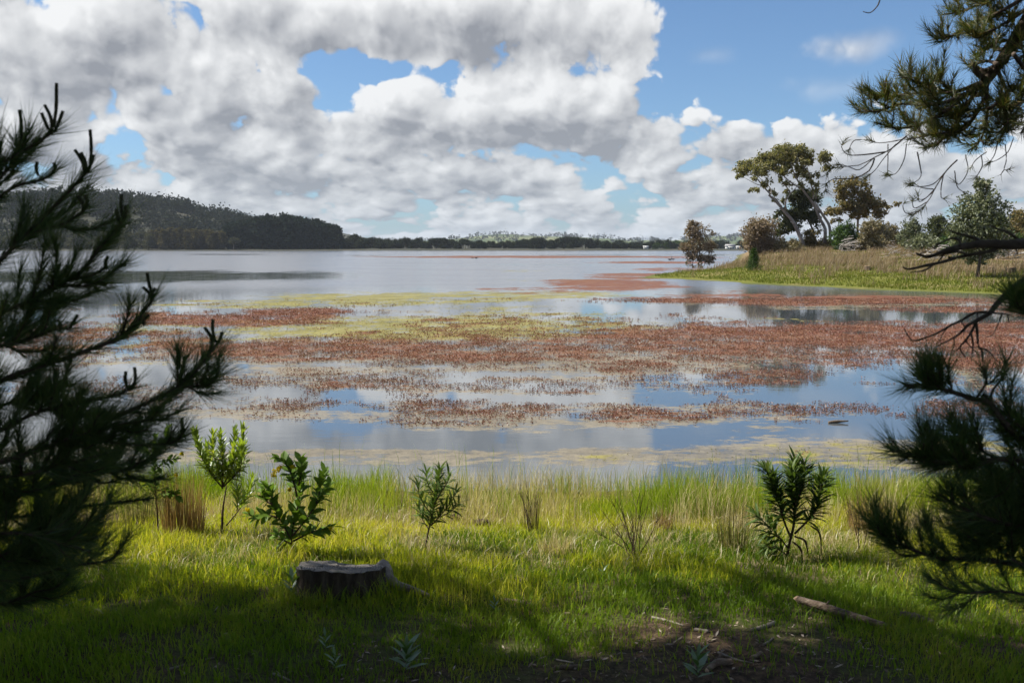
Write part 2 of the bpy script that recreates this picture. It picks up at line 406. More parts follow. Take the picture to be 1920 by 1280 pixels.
def pen_z(x, y, d=None):
    d = shore_dist(x, y, PEN) if d is None else d
    w = (fbm(np.asarray(x) * .22, np.asarray(y) * .22, 31, 4) - .5) * 3.0; d = d + w; dn = np.maximum(near_dist(x, y) + w, 0)
    up = (.055 * np.minimum(dn, 6) + .050 * np.clip(dn - 6, 0, 46)) * sstep(d, -1, 6)
    return np.where(d > 0, up + .01 + (fbm(np.asarray(x) * .25, np.asarray(y) * .25, 5, 3) - .5) * .5 * sstep(d, 3, 16), .06 * d)
def on_pen(px, py):
    """where the sight line of a photo pixel meets the peninsula"""
    a, b = ray(px, py); Y = np.arange(42, 240, .25); g = pen_z(a * Y, Y); z = CAMZ + b * Y
    k = np.nonzero(z <= g)[0]; k = k[0] if len(k) else -1
    return a * Y[k], Y[k], float(g[k])
def on_bank(px, py):
    a, b = ray(px, py); Y = np.arange(1.5, 14, .02); g = bank_z(a * Y, Y); z = CAMZ + b * Y
    k = np.nonzero(z <= g)[0]; k = k[0] if len(k) else -1
    return a * Y[k], Y[k], float(g[k])

def grid_obj(name, xs, ys, zf, mat, attrs=None):
    X, Y = np.meshgrid(xs, ys); Z = zf(X, Y); nx, ny = len(xs), len(ys)
    i = np.arange(ny - 1)[:, None] * nx + np.arange(nx - 1)[None]
    q = np.stack([i, i + 1, i + nx + 1, i + nx], -1).reshape(-1, 4)
    at = {k: f(X, Y).ravel() for k, f in (attrs or {}).items()}
    me = make_mesh(name, np.stack([X, Y, Z], -1).reshape(-1, 3), [q], True, at)
    o = bpy.data.objects.new(name, me); COL.objects.link(o); me.materials.append(mat); return o

def attr(t, name):
    n = t.nodes.new('ShaderNodeAttribute'); n.attribute_name = name; return S(n.outputs['Fac'])

# near bank: dark leaf-mould and bark litter under thin grass
def soil_mat():
    m, t, out = mat_new('bank_soil')
    a = noise_tex(t, 1.3, 5, .6); b = noise_tex(t, 22, 5, .65); c = noise_tex(t, 70, 4, .6)
    col = mixc(t, b.step(.35, .7), (.030, .021, .014), (.10, .066, .040))
    col = mixc(t, c.step(.55, .75) * .6, col, (.20, .15, .10))
    col = mixc(t, (a.step(.42, .62) * b.step(.3, .6)) * .8, col, (.055, .075, .016))
    w = attr(t, 'straw'); col = mixc(t, (w * (.35 + b * .9)).clamp(), col, (.24, .20, .10))
    pr = t.nodes.new('ShaderNodeBsdfPrincipled'); pr.inputs['Roughness'].default_value = .95; pr.inputs['Specular IOR Level'].default_value = .1
    t.links.new(col, pr.inputs['Base Color']); bp = t.nodes.new('ShaderNodeBump'); bp.inputs['Strength'].default_value = .9; bp.inputs['Distance'].default_value = .02
    t.links.new((b + c * .5).k, bp.inputs['Height']); t.links.new(bp.outputs[0], pr.inputs['Normal']); t.links.new(pr.outputs[0], out.inputs[0]); return m
ys = np.concatenate([np.arange(-60, 0, 1.5), np.arange(0, 15.01, .11)]); xs = np.concatenate([np.arange(-60, -9, 1.5), np.arange(-9, 9.01, .15), np.arange(10, 60, 1.5)])
bank = grid_obj('bank_ground', xs, ys, bank_z, soil_mat(), {'straw': lambda X, Y: sstep(Y, 5.8, 6.8) * sstep(Y, 9.6, 8.2) * sstep(fbm(X * .9, Y * 1.4, 8, 3), .3, .6)})
tag(bank, 'dark littered ground of the near bank in the foreground', 'ground', kind='structure')

# peninsula ground
def pen_mat():
    m, t, out = mat_new('peninsula_turf')
    d = attr(t, 'inland'); a = noise_tex(t, .22, 5, .6); b = noise_tex(t, 1.6, 5, .65)
    col = mixc(t, b.step(.3, .7), (.095, .110, .024), (.165, .165, .045))
    col = mixc(t, a.step(.46, .62) * .8, col, (.20, .165, .075))
    col = mixc(t, (d * 1.0 + (a - .5) * 2.0 + (b - .5) * .8).step(.35, .75), col, (.17, .125, .075))
    s = attr(t, 'edge'); col = mixc(t, s, col, (.075, .085, .040))
    df = t.nodes.new('ShaderNodeBsdfDiffuse'); t.links.new(col, df.inputs[0]); bp = t.nodes.new('ShaderNodeBump'); bp.inputs['Strength'].default_value = .8; bp.inputs['Distance'].default_value = .15
    t.links.new(b.k, bp.inputs['Height']); t.links.new(bp.outputs[0], df.inputs['Normal']); t.links.new(df.outputs[0], out.inputs[0]); return m
pen = grid_obj('peninsula_ground', np.arange(4, 136, .9), np.arange(36, 262, 1.1), pen_z, pen_mat(),
               {'inland': lambda X, Y: sstep(near_dist(X, Y), 10, 19), 'edge': lambda X, Y: sstep(shore_dist(X, Y, PEN), 1.2, -.2) * .8})
tag(pen, 'grassy green peninsula sloping down to the water on the right', 'ground', kind='structure')

# far shore and the wooded hill on the left
FS = 556.0
def far_z(x, y):
    e = y - FS - 10 * (fbm(x * .006, y * 0, 12, 3) - .5) * 2
    z = np.minimum(e * .05, .9) + np.clip(e - 40, 0, 400) * .006
    hill = 27 * sstep(-x, 150, 320) * sstep(y, 600, 800) * (1 - .35 * sstep(-x, 420, 800)) + 7 * sstep(-x, 60, 200) * sstep(y, 600, 700)
    return z + hill + (fbm(x * .02, y * .02, 14, 3) - .5) * 3 * sstep(e, 30, 90)
far_ground = grid_obj('far_shore_ground', np.arange(-1000, 1001, 8.), np.concatenate([np.arange(540, 640, 3.), np.arange(640, 1300, 12.)]), far_z,
                      rough_mat('far_bank', [(.022, .026, .016), (.036, .038, .024), (.075, .065, .042)], .05, 5, bump=0))
tag(far_ground, 'low tan far shore rising to a wooded hill on the left', 'ground', kind='structure')
def hills_z(x, y):
    px = 960 + F * x / y
    top = 22 * np.exp(-((px - 930) / 95) ** 2) + 12 * np.exp(-((px - 1080) / 120) ** 2) + 20 * np.exp(-((px - 1360) / 70) ** 2) + 15 + 9 * (fbm(px * .012, 0 * y, 21, 4) - .5)
    return top * sstep(y, 1900, 3000) * (1 - .5 * sstep(y, 3400, 4600)) + (fbm(x * .004, y * .004, 22, 3) - .5) * 9
def hills_mat():
    m, t, out = mat_new('pasture_hills'); a = noise_tex(t, .006, 5, .6); b = noise_tex(t, .02, 3)
    col = mixc(t, a.step(.4, .6), (.085, .115, .050), (.16, .165, .085)); col = mixc(t, b.step(.52, .6), col, (.025, .040, .022))
    df = t.nodes.new('ShaderNodeBsdfDiffuse'); t.links.new(col, df.inputs[0]); t.links.new(df.outputs[0], out.inputs[0]); return m
hills = grid_obj('hills', np.arange(-2600, 2601, 40.), np.arange(1280, 5000, 60.), hills_z, hills_mat())
tag(hills, 'low pale green pasture hills on the horizon beyond the lake', 'hills', kind='structure')

# ---- the lake: open water with floating weed laid out as drifts
RED = [(1000, 690, 1000, 110, .47), (560, 655, 330, 26, .85), (900, 662, 260, 26, .8), (1330, 640, 330, 36, .85), (1640, 640, 300, 44, .9), (1850, 650, 160, 60, .85), (1450, 705, 130, 24, .95), (1530, 672, 260, 26, .85), (1180, 690, 120, 14, .7),
       (700, 716, 90, 13, .8), (560, 706, 60, 8, .5), (840, 690, 60, 6, .5), (480, 695, 60, 7, .6), (480, 725, 110, 8, .5), (1060, 730, 90, 14, .75), (1140, 728, 70, 7, .6), (1020, 712, 60, 6, .5), (720, 700, 110, 8, .55),
       (560, 758, 80, 12, .65), (860, 762, 130, 16, .95), (1010, 770, 90, 16, .8), (1180, 778, 130, 17, .85), (1290, 782, 60, 12, .8), (1370, 775, 80, 13, .65), (1500, 770, 90, 12, .6), (1600, 765, 120, 12, .65), (1800, 768, 130, 22, .8), (1700, 780, 60, 9, .5),
       (420, 600, 230, 16, .75), (560, 585, 130, 9, .8), (330, 645, 120, 34, .7), (120, 640, 200, 40, .6), (200, 720, 200, 30, .4),
       (1500, 562, 420, 11, .85), (1150, 535, 140, 14, .95), (1010, 545, 130, 9, .6), (1200, 518, 110, 7, .85), (1260, 505, 90, 4, .6), (1230, 492, 120, 2.6, .95), (1010, 481.5, 330, 2.2, 1.0), (1290, 483, 90, 2.5, .6), (1330, 550, 170, 8, .6), (1780, 580, 200, 8, .6), (1400, 610, 300, 10, .55), (900, 640, 500, 12, .3)]
YEL = [(820, 615, 480, 26, .95), (640, 630, 330, 18, .8), (1000, 585, 260, 18, .6), (520, 570, 300, 10, .75), (760, 560, 330, 14, .85), (1000, 552, 240, 10, .8), (1150, 615, 220, 20, .65), (1300, 635, 120, 10, .55), (960, 508, 90, 2.5, .5), (1060, 525, 160, 4, .5), (300, 640, 260, 60, .55), (1250, 560, 200, 8, .5),
       (1560, 850, 260, 30, .6), (1250, 858, 180, 14, .5), (1800, 840, 200, 40, .6), (1500, 600, 250, 8, .35), (1120,645,200,9,.3), (1330, 790, 40, 6, .5)]
TAN = [(1000, 720, 1000, 110, .52), (960, 665, 900, 60, .75), (1000, 770, 700, 26, .55), (900, 862, 900, 16, .62), (1500, 835, 260, 30, .72), (700, 850, 500, 9, .75), (1300, 848, 300, 18, .85), (1450, 815, 120, 22, .7), (1560, 800, 200, 14, .4), (1150, 790, 320, 9, .75), (800, 780, 260, 8, .7), (480, 772, 160, 10, .7), (640, 760, 160, 10, .55), (900, 715, 200, 8, .45), (1280, 720, 160, 6, .35), (560, 812, 180, 5, .3), (900, 818, 150, 4, .35),
       (1400, 640, 500, 50, .5), (600, 655, 400, 34, .5), (1500, 570, 420, 14, .6), (820, 600, 480, 36, .45), (1850, 680, 150, 70, .4), (1640, 715, 130, 5, .35), (1500, 752, 160, 5, .4), (430, 860, 200, 14, .7), (150, 850, 250, 20, .6), (1720, 850, 260, 36, .7)]
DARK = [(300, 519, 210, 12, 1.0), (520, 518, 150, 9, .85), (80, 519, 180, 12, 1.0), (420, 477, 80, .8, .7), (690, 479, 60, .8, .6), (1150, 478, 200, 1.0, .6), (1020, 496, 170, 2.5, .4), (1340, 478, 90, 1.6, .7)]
OPEN = [(620, 815, 290, 16, 1.1), (960, 828, 300, 14, 1.0), (1230, 822, 160, 18, 1.25), (1580, 812, 120, 16, 1.0), (1530, 735, 230, 17, 1.2), (1640, 705, 120, 14, 1.0), (1250, 745, 130, 14, .9), (780, 742, 150, 10, 1.0), (1080, 748, 170, 8, 1.0), (930, 700, 170, 7, .8), (640, 738, 120, 8, .8), (1120, 577, 160, 12, 1.0), (1340, 576, 90, 8, 1.0), (1480, 588, 160, 6, 1.0), (1680, 595, 200, 8, 1.2),
        (1850, 600, 120, 8, 1.0), (1330, 528, 70, 6, 1.1), (1260, 548, 90, 3, .8), (480, 800, 160, 14, .8), (360, 690, 120, 12, .8), (760, 690, 110, 5, .5)]
def amount(lst, X, Y, warp):
    px, py = to_px(X, Y, 0 * X); t = np.zeros(X.shape)
    for cx, cy, rx, ry, a in lst:
        r = np.hypot((px - cx) / rx, (py - cy) / ry) + warp
        t = np.maximum(t, a * sstep(r, 1.35, .55))
    return t
def weed(X, Y):
    """shares of red weed, yellow algae, tan mats, dark pads with painted-in hill reflection at lake points"""
    n1 = fbm(X * .30, Y * .22, 41, 5, .6); n2 = fbm(X * 1.25, Y * .9, 47, 4, .62); n3 = fbm(X * .16, Y * .30, 43, 6, .62)
    w = (n1 - .5) * .9
    op = amount(OPEN, X, Y, w) * 1.0
    f = lambda l, k, n, b=.92: np.clip(amount(l, X, Y, w) * b - op * .34 + (n - .5) * k, 0, 1)
    r = f(RED, 1.8, .6 * n2 + .4 * n3, 1.0); r = r * sstep(r, .05, .4)
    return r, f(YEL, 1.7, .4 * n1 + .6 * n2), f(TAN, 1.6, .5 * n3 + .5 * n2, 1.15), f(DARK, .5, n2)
ds = 8.0 * np.exp(np.arange(0, 1, 1 / 330) * math.log(760 / 8.0)); tt = np.linspace(-1.0, 1.0, 370)
Dg, Tg = np.meshgrid(ds, tt, indexing='ij'); Xw, Yw = Dg * Tg, Dg
wr, wy, wt, wd = weed(Xw, Yw)
def lake_mat():
    m, t, out = mat_new('lake_water')
    r, y, tn, dk = (attr(t, k) for k in ('red', 'yellow', 'tan', 'dark'))
    tc = t.nodes.new('ShaderNodeTexCoord')
    def nz(scale, det, st=(1, 1, 1)):
        return noise_tex(t, scale, det, .65, stretch=st)
    fine = nz(6.0, 5, (.7, 1, 1)) * .55 + nz(.8, 6, (.35, 1.2, 1)) * .45; mid = nz(.7, 4); 
    def msk(a, lo=.40, hi=.62, k=1.15): return (a + (fine - .5) * k).step(lo, hi)
    # water itself: mirror with slow ripples, murky body, paler far out as painted sky reflection
    pr = t.nodes.new('ShaderNodeBsdfPrincipled'); pr.inputs['Base Color'].default_value = (.06, .07, .078, 1); pr.inputs['Roughness'].default_value = .035; pr.inputs['IOR'].default_value = 1.75
    rip = nz(2.2, 3, (.6, 1.6, 1)); big = nz(.10, 4, (.5, 1.5, 1))
    bp = t.nodes.new('ShaderNodeBump'); bp.inputs['Distance'].default_value = .02
    rp = attr(t, 'ripple'); t.links.new((rp * (.10 + big * .14) + .035).k, pr.inputs['Roughness']); t.links.new(mixc(t, rp, (.06, .07, .078), (.125, .13, .145)), pr.inputs['Base Color'])
    t.links.new((rp * .35 + big.step(.40, .62) * .05 + .012).k, bp.inputs['Strength'])
    t.links.new(rip.k, bp.inputs['Height']); t.links.new(bp.outputs[0], pr.inputs['Normal'])
    cur = pr.outputs[0]
    speck = nz(26, 3, (.8, 1, 1)); sp = speck.step(.52, .66)
    def over(cur, mask, c1, c2, f, dk_=.5):
        col = mixc(t, f, c1, c2); col = mixc(t, sp * dk_, col, tuple(v * .35 for v in c1))
        df = t.nodes.new('ShaderNodeBsdfDiffuse')
        t.links.new(col, df.inputs[0]); mx = t.nodes.new('ShaderNodeMixShader'); t.links.new(mask.k, mx.inputs[0]); t.links.new(cur, mx.inputs[1]); t.links.new(df.outputs[0], mx.inputs[2]); return mx.outputs[0]
    cur = over(cur, msk(tn, .46, .86, 3.4) * .72, (.135, .115, .082), (.24, .205, .145), fine.step(.4, .6))
    cur = over(cur, msk(y, .48, .80, 3.0) * .85, (.135, .120, .040), (.25, .225, .075), (fine * .5 + mid * .5).step(.38, .62))
    cur = over(cur, msk(r, .48, .72, 3.2) * .90, (.120, .042, .030), (.185, .100, .065), (fine * .6 + mid * .4).step(.38, .62))
    cur = over(cur, msk(dk, .40, .60, 1.8) * .85, (.018, .024, .016), (.075, .085, .05), fine.step(.5, .7))  # lily pads, and the dark hill's reflection painted as colour
    t.links.new(cur, out.inputs[0]); return m
nR, nC = Dg.shape; i = np.arange(nR - 1)[:, None] * nC + np.arange(nC - 1)[None]
me = make_mesh('lake_water', np.stack([Xw, Yw, 0 * Xw], -1).reshape(-1, 3), [np.stack([i, i + nC, i + nC + 1, i + 1], -1).reshape(-1, 4)], True,
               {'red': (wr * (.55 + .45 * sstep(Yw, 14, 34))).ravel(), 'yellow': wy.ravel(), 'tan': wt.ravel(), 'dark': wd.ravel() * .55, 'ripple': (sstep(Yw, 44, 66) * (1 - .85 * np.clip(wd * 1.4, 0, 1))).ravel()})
lake = bpy.data.objects.new('lake_water', me); COL.objects.link(lake); me.materials.append(lake_mat())
tag(lake, 'still lake reflecting clouds between drifts of floating weed', 'lake', kind='structure')
bed = grid_obj('lake_bed', np.arange(-900, 901, 100.), np.arange(-60, 6000, 200.), lambda X, Y: 0 * X - 2.5, rough_mat('lake_mud', [(.02, .018, .014), (.04, .035, .025)], 1, bump=0))
tag(bed, 'dark mud bed under the lake', 'ground', kind='structure')

# red weed standing a few centimetres out of the water: small leafy tufts, as far as they can be told apart
def weed_tufts(name, label, chan, n, d0, d1, size, nl, mat, thr):
    d = np.sqrt(rng.uniform(0, 1, n) * (d1 ** 1.2 - d0 ** 1.2) + 0) if False else d0 * (d1 / d0) ** rng.uniform(0, 1, n)
    x = d * rng.uniform(-.62, .62, n); y = d
    a = weed(x, y)[chan]; a = a * (shore_dist(x, y, PEN) < -.6) if d1 > 40 else a
    keep = rng.uniform(0, 1, n) < np.clip((a - thr) * 1.7, 0, 1) ** 1.1 * (.25 + .75 * sstep(fbm(x * 2.6, y * 2.6, 90, 3), .32, .58)); x, y = x[keep], y[keep]; k = len(x)
    b = MB(); sz = size * rng.uniform(.6, 1.3, k) * (1 + np.clip((y - 15) / 30, 0, 1.0))
    c = np.repeat(np.stack([x, y, np.full(k, .004)], -1), nl, 0); sz = np.repeat(sz, nl)
    dr = rand_dirs(k * nl); dr[:, 2] = np.abs(dr[:, 2]) * .6 + .06; dr = unit(dr); c[:, 2] += sz * rng.uniform(0, .6, k * nl)
    b.cards(c, dr, rand_dirs(k * nl), sz * rng.uniform(.7, 1.2, k * nl), sz * .55)
    return tag(b.build(name, mat), label, 'water weed', kind='stuff')
M['redweed'] = leaf_mat('red_weed', [(.11, .036, .028), (.19, .064, .042), (.22, .14, .075)], .25, .04)
M['yelweed'] = leaf_mat('yellow_weed', [(.15, .135, .04), (.24, .22, .075)], .25, .03)
weed_tufts('red_water_weed', 'rust red leafy weed standing out of the lake in drifts', 0, 400000, 10.8, 46, .022, 3, M['redweed'], .18)
weed_tufts('yellow_water_weed', 'yellow green algae tufts floating across the lake', 1, 60000, 10.4, 45, .016, 3, M['yelweed'], .25)

# ------------------------------------------------------------------ trees beyond the water
def foliage(mb, c, r, nsub, nleaf, L, W, droop=.3, shell=.55, sub=.28):
    """leaves in small bunches spread through an ellipsoid"""
    c = np.array(c); r = np.broadcast_to(np.array(r, float), 3)
    u = rand_dirs(nsub); rad = rng.uniform(shell, 1, nsub) ** .8
    sc = c + u * rad[:, None] * r; sr = sub * r.mean() * rng.uniform(.6, 1.3, nsub)
    p = np.repeat(sc, nleaf, 0) + rng.normal(size=(nsub * nleaf, 3)) * np.repeat(sr, nleaf)[:, None] * .55
    d = rand_dirs(len(p)); d[:, 2] -= droop; d = unit(d); k = len(p)
    mb.cards(p, d, rand_dirs(k), L * rng.uniform(.6, 1.3, k), W * rng.uniform(.7, 1.2, k))
def two_mat(name, A, ma, B, mb_):
    a = A.mesh('trunk'); a.materials.append(ma); b = B.mesh('crown'); b.materials.append(mb_); return a, b
M['far_dark'] = leaf_mat('far_leaf_dark', [(.016, .022, .013), (.034, .040, .022)], .15, 0)
M['far_pine'] = leaf_mat('far_leaf_pine', [(.012, .020, .014), (.026, .036, .022)], .1, 0)
M['far_olive'] = leaf_mat('far_leaf_olive', [(.05, .052, .030), (.09, .088, .050)], .15, 0)
M['far_tan'] = leaf_mat('far_leaf_tan', [(.060, .052, .026), (.095, .080, .042)], .2, 0)
M['far_green'] = leaf_mat('far_leaf_green', [(.030, .050, .018), (.055, .085, .028)], .2, 0)
M['palebark'] = rough_mat('pale_gum_bark', [(.10, .08, .07), (.22, .19, .165), (.34, .31, .28)], 1.2, 5, bump=.2)
M['darkbark'] = rough_mat('dark_bark', [(.035, .028, .022), (.09, .07, .055)], 3, 4, bump=.2)

def far_model(kind):
    """a tree one unit tall"""
    A, B = MB(), MB()
    if kind == 'pine':
        A.tube([(0, 0, 0), (0, 0, .6)], [.022, .012], 5)
        for k in range(9):
            z = .16 + .82 * k / 9; w = .21 * (1 - .75 * (k / 9) ** 2.2)
            foliage(B, (rng.normal() * .02, rng.normal() * .02, z), (w, w, .08), 12, 9, .10, .07, .1, .4, .5)
    elif kind == 'poplar':
        A.tube([(0, 0, 0), (.01, 0, .5), (0, 0, .9)], [.02, .012, .004], 5)
        for k in range(8):
            z = .08 + .88 * k / 8; w = .12 * math.sin(math.pi * (.25 + .68 * k / 8)) + .03
            foliage(B, (rng.normal() * .02, rng.normal() * .02, z), (w, w, .08), 12, 9, .075, .055, .1, .3, .5)
    elif kind == 'gum':
        A.tube([(0, 0, 0), (.02, 0, .35), (-.03, 0, .6)], [.03, .022, .012], 5)
        for k in range(9):
            a = rng.uniform(0, 6.28); q = rng.uniform(.05, .3); p = (q * math.cos(a), q * math.sin(a), rng.uniform(.55, .88))
            A.tube([(0, 0, .45), p], [.012, .006], 4, cap=False)
            foliage(B, p, (.20, .20, .12), 14, 9, .085, .06, .3, .3, .45)
    else:
        A.tube([(0, 0, 0), (.02, 0, .5)], [.03, .012], 5)
        for k in range(10):
            a = rng.uniform(0, 6.28); q = rng.uniform(.05, .32); p = (q * math.cos(a), q * math.sin(a), rng.uniform(.2, .82) - q * .3)
            foliage(B, p, (.24, .24, .20), 16, 9, .10, .07, .3, .3, .45)
    return A, B
FAR = {}
for kind, lm, bm in (('pine', 'far_pine', 'darkbark'), ('poplar', 'far_tan', 'darkbark'), ('gum', 'far_dark', 'darkbark'), ('bush', 'far_dark', 'darkbark'), ('olive', 'far_olive', 'darkbark'), ('green', 'far_green', 'darkbark'), ('pale', 'far_olive', 'palebark')):
    FAR[kind] = []
    for v in range(1 if kind == 'pale' else 4):
        A, B = far_model({'olive': 'bush', 'green': 'bush', 'pale': 'gum'}.get(kind, kind)); FAR[kind].append(two_mat('far_' + kind, A, M[bm], B, M[lm]))
def far_tree(name, kind, px, Y, top, label, group, wide=1.0, cat='tree'):
    a, b = ray(px, 470); x = a * Y; z = float(far_z(np.array([x]), np.array([Y]))[0]) - .3
    h = max(CAMZ + ray(px, top)[1] * Y - z, 3.0)
    o = empty(name, (x, Y, z), label, cat, group); o.rotation_euler = (0, 0, random.uniform(0, 6.28)); o.scale = (h * wide, h * wide, h)
    a, b = random.choice(FAR[kind]); put('trunk', a, (0, 0, 0), (0, 0, 0), 1, o); put('crown', b, (0, 0, 0), (0, 0, 0), 1, o)['kind'] = 'stuff'
    return o
prof = lambda px, xs, ys: float(np.interp(px, xs, ys))
# pine plantation: a front and two rows behind
for Y, n, sh in ((578, 26, 3), (592, 28, 0), (606, 28, -2)):
    for k in range(n):
        px = 424 + (636 - 424) * (k + random.uniform(.1, .9)) / n
        far_tree('plantation_pine', 'pine', px, Y + random.uniform(-4, 4), prof(px, [420, 470, 505, 545, 600, 640], [420, 412, 404, 406, 414, 425]) + sh + random.uniform(-2.5, 4),
                 'tall dark pine in the dense stand on the far shore', 'plantation pines on the far shore', random.uniform(.9, 1.25))
for k in range(34):
    px = 285 + 134 * (k + random.uniform(0, 1)) / 34
    far_tree('poplar_tree', 'poplar', px, random.uniform(566, 584), prof(px, [285, 330, 380, 420], [427, 424, 428, 432]) + random.uniform(-2, 5),
             'slender tan poplar in the pale stand at the foot of the hill', 'tan poplars on the far shore', random.uniform(1.0, 1.4))
far_tree('pale_gum_tree', 'pale', 438, 564, 442, 'small lone tree with a pale trunk before the dark pines', None, 1.0)
for k in range(30):
    px = -20 + 310 * (k + random.uniform(0, 1)) / 30
    far_tree('shore_bush_tree', 'olive', px, random.uniform(566, 596), 438 + random.uniform(-8, 9), 'grey olive rounded tree along the far shore below the hill', 'olive trees below the hill', random.uniform(.9, 1.4))
for k in range(170):
    px = 640 + 660 * (k + random.uniform(0, 1)) / 170
    top = prof(px, [640, 660, 700, 760, 830, 900, 940, 1000, 1060, 1130, 1180, 1230, 1300], [444, 439, 443, 446, 447, 449, 451, 446, 444, 446, 451, 451, 450])
    kd = 'green' if 1225 < px < 1290 and random.random() < .7 else random.choice(['bush', 'bush', 'gum'])
    lab = ('bushy green tree near the white shed on the far shore', 'green trees near the white shed') if kd == 'green' else ('dark rounded tree in the long line on the far shore', 'dark trees lining the far shore')
    far_tree('far_green_tree' if kd == 'green' else 'far_shore_tree', kd, px, random.uniform(592, 650), top + random.uniform(-1.5, 6), *lab, random.uniform(.9, 1.5))
for k in range(16):
    px = 1330 + 75 * (k + random.uniform(0, 1)) / 16
    if 1362 < px < 1382: continue
    far_tree('far_cove_tree', 'bush', px, random.uniform(600, 640), 447 + random.uniform(-2, 6), 'dark rounded tree near the white house across the water', 'dark trees near the white house', random.uniform(.9, 1.3))
# gums standing clear on the ridge
for px, top in ((168, 362), (188, 364), (206, 362), (226, 365), (246, 366), (262, 372), (285, 369), (304, 372), (318, 370), (332, 375), (345, 378), (372, 386)):
    far_tree('ridge_gum_tree', 'bush', px, 795 + random.uniform(-15, 10), top, 'dark gum standing clear against the sky on the hill ridge', 'gums along the hill ridge', random.uniform(1.2, 1.6))
# the rest of the hill's wood reads as one mass
A = MB()
n = 1450; wx = rng.uniform(-900, -150, n); wy_ = rng.uniform(596, 840, n); wz = far_z(wx, wy_)
keep = (wx < -190 - 60 * (wy_ < 640)) | (wy_ > 650); wx, wy_, wz = wx[keep], wy_[keep], wz[keep]
for x, y, z in zip(wx, wy_, wz):
    h = random.uniform(8, 13)
    foliage(A, (x, y, z + h * .5), (h * .5, h * .5, h * .45), 14, 8, 2.1, 1.5, .2, .5, .4)
tag(A.build('hill_forest', leaf_mat('hill_forest_leaf', [(.016, .022, .016), (.028, .034, .024), (.044, .045, .034)], .12, 0, patch=.01)), 'dark green gum forest covering the hill on the left', 'forest', kind='stuff')
A = MB()
for k in range(200):
    px = rng.uniform(640, 1420); Y = rng.uniform(2200, 3300); x = ray(px, 450)[0] * Y; z = float(hills_z(np.array([x]), np.array([Y]))[0])
    h = random.uniform(7, 13)
    foliage(A, (x, Y, z + h * .5), (h * .9, h * .6, h * .45), 6, 6, 4, 3, .1, .5, .4)
tag(A.build('hill_copses', M['far_dark']), 'scattered dark copses on the distant pasture hills', 'trees', kind='stuff')

# buildings across the water
def hut(name, px, Y, w, d, h, rh, wall, roof, label, cat, py=468):
    x = ray(px, 468)[0] * Y; z = float(far_z(np.array([x]), np.array([Y]))[0]) - .1
    e = empty(name, (x, Y, z), label, cat)
    b = MB(); b.box((x, Y, z + h / 2), (w, d, h)); b.build('wall', wall, e)
    b = MB(); o = .4
    V = np.array([(-w / 2 - o, -d / 2 - o, h), (w / 2 + o, -d / 2 - o, h), (w / 2 + o, d / 2 + o, h), (-w / 2 - o, d / 2 + o, h), (-w / 2 - o, 0, h + rh), (w / 2 + o, 0, h + rh)]) + np.array([x, Y, z + .01])
    b.add(V, np.array([[0, 1, 5, 4], [2, 3, 4, 5], [3, 2, 1, 0]]), np.array([[0, 4, 3], [1, 2, 5]])); b.build('roof', roof, e)
    for k in (-1, 1):
        b = MB(); b.box((x + k * w * .27, Y - d / 2 - .03, z + h * .55), (w * .16, .08, h * .35)); b.build('window', M['glassdark'], e)
    b = MB(); b.box((x, Y - d / 2 - .03, z + h * .38), (w * .12, .08, h * .75)); b.build('door', M['glassdark'], e)
    return e
M['whitewall'] = rough_mat('white_paint', [(.62, .62, .60), (.78, .78, .76)], 1, 3, bump=0)
M['greyroof'] = rough_mat('grey_roof', [(.22, .22, .23), (.34, .33, .33)], 1, 3, bump=0)
M['glassdark'] = rough_mat('dark_window', [(.02, .025, .03), (.05, .055, .06)], 1, 2, bump=0, rough=.2)
hut('white_shed', 1211, 585, 2.6, 2, 1.5, .4, M['whitewall'], M['whitewall'], 'small white shed on the far shore before green trees', 'shed')
hut('farm_house', 1369, 588, 5, 4, 1.6, 1.3, M['whitewall'], M['greyroof'], 'white house with a grey roof across the water', 'house')
hut('garden_shed', 1384, 592, 1.8, 1.6, 1.3, .5, M['whitewall'], M['whitewall'], 'tiny white outbuilding right of the grey roofed house', 'shed')

# water birds
M['bird_dark'] = rough_mat('dark_feather', [(.02, .015, .014), (.07, .035, .03)], 8, 3, bump=0)
M['bird_white'] = rough_mat('white_feather', [(.6, .58, .55), (.8, .78, .76)], 8, 3, bump=0)
def bird(name, px, py, s, mat, label, face=1):
    Y = CAMZ / -ray(px, py)[1]; x = ray(px, py)[0] * Y
    e = empty(name, (x, Y, 0), label, 'bird')
    b = MB(); b.lump((x, Y, .14 * s), (.34 * s, .16 * s, .15 * s), 10, 6, .04); b.tube([(x - face * .26 * s, Y, .2 * s), (x - face * .48 * s, Y, .32 * s)], [.09 * s, .01], 6); b.build('body', mat, e, True)
    b = MB(); b.tube(curve([(x + face * .26 * s, Y, .18 * s), (x + face * .40 * s, Y, .34 * s), (x + face * .34 * s, Y, .55 * s), (x + face * .42 * s, Y, .66 * s)], 9), [.06 * s, .035 * s, .045 * s], 6); b.build('neck', mat, e, True)
    b = MB(); b.lump((x + face * .43 * s, Y, .66 * s), (.08 * s, .05 * s, .05 * s), 8, 5, 0); b.tube([(x + face * .49 * s, Y, .655 * s), (x + face * .62 * s, Y, .63 * s)], [.025 * s, .006], 5); b.build('head', mat, e, True)
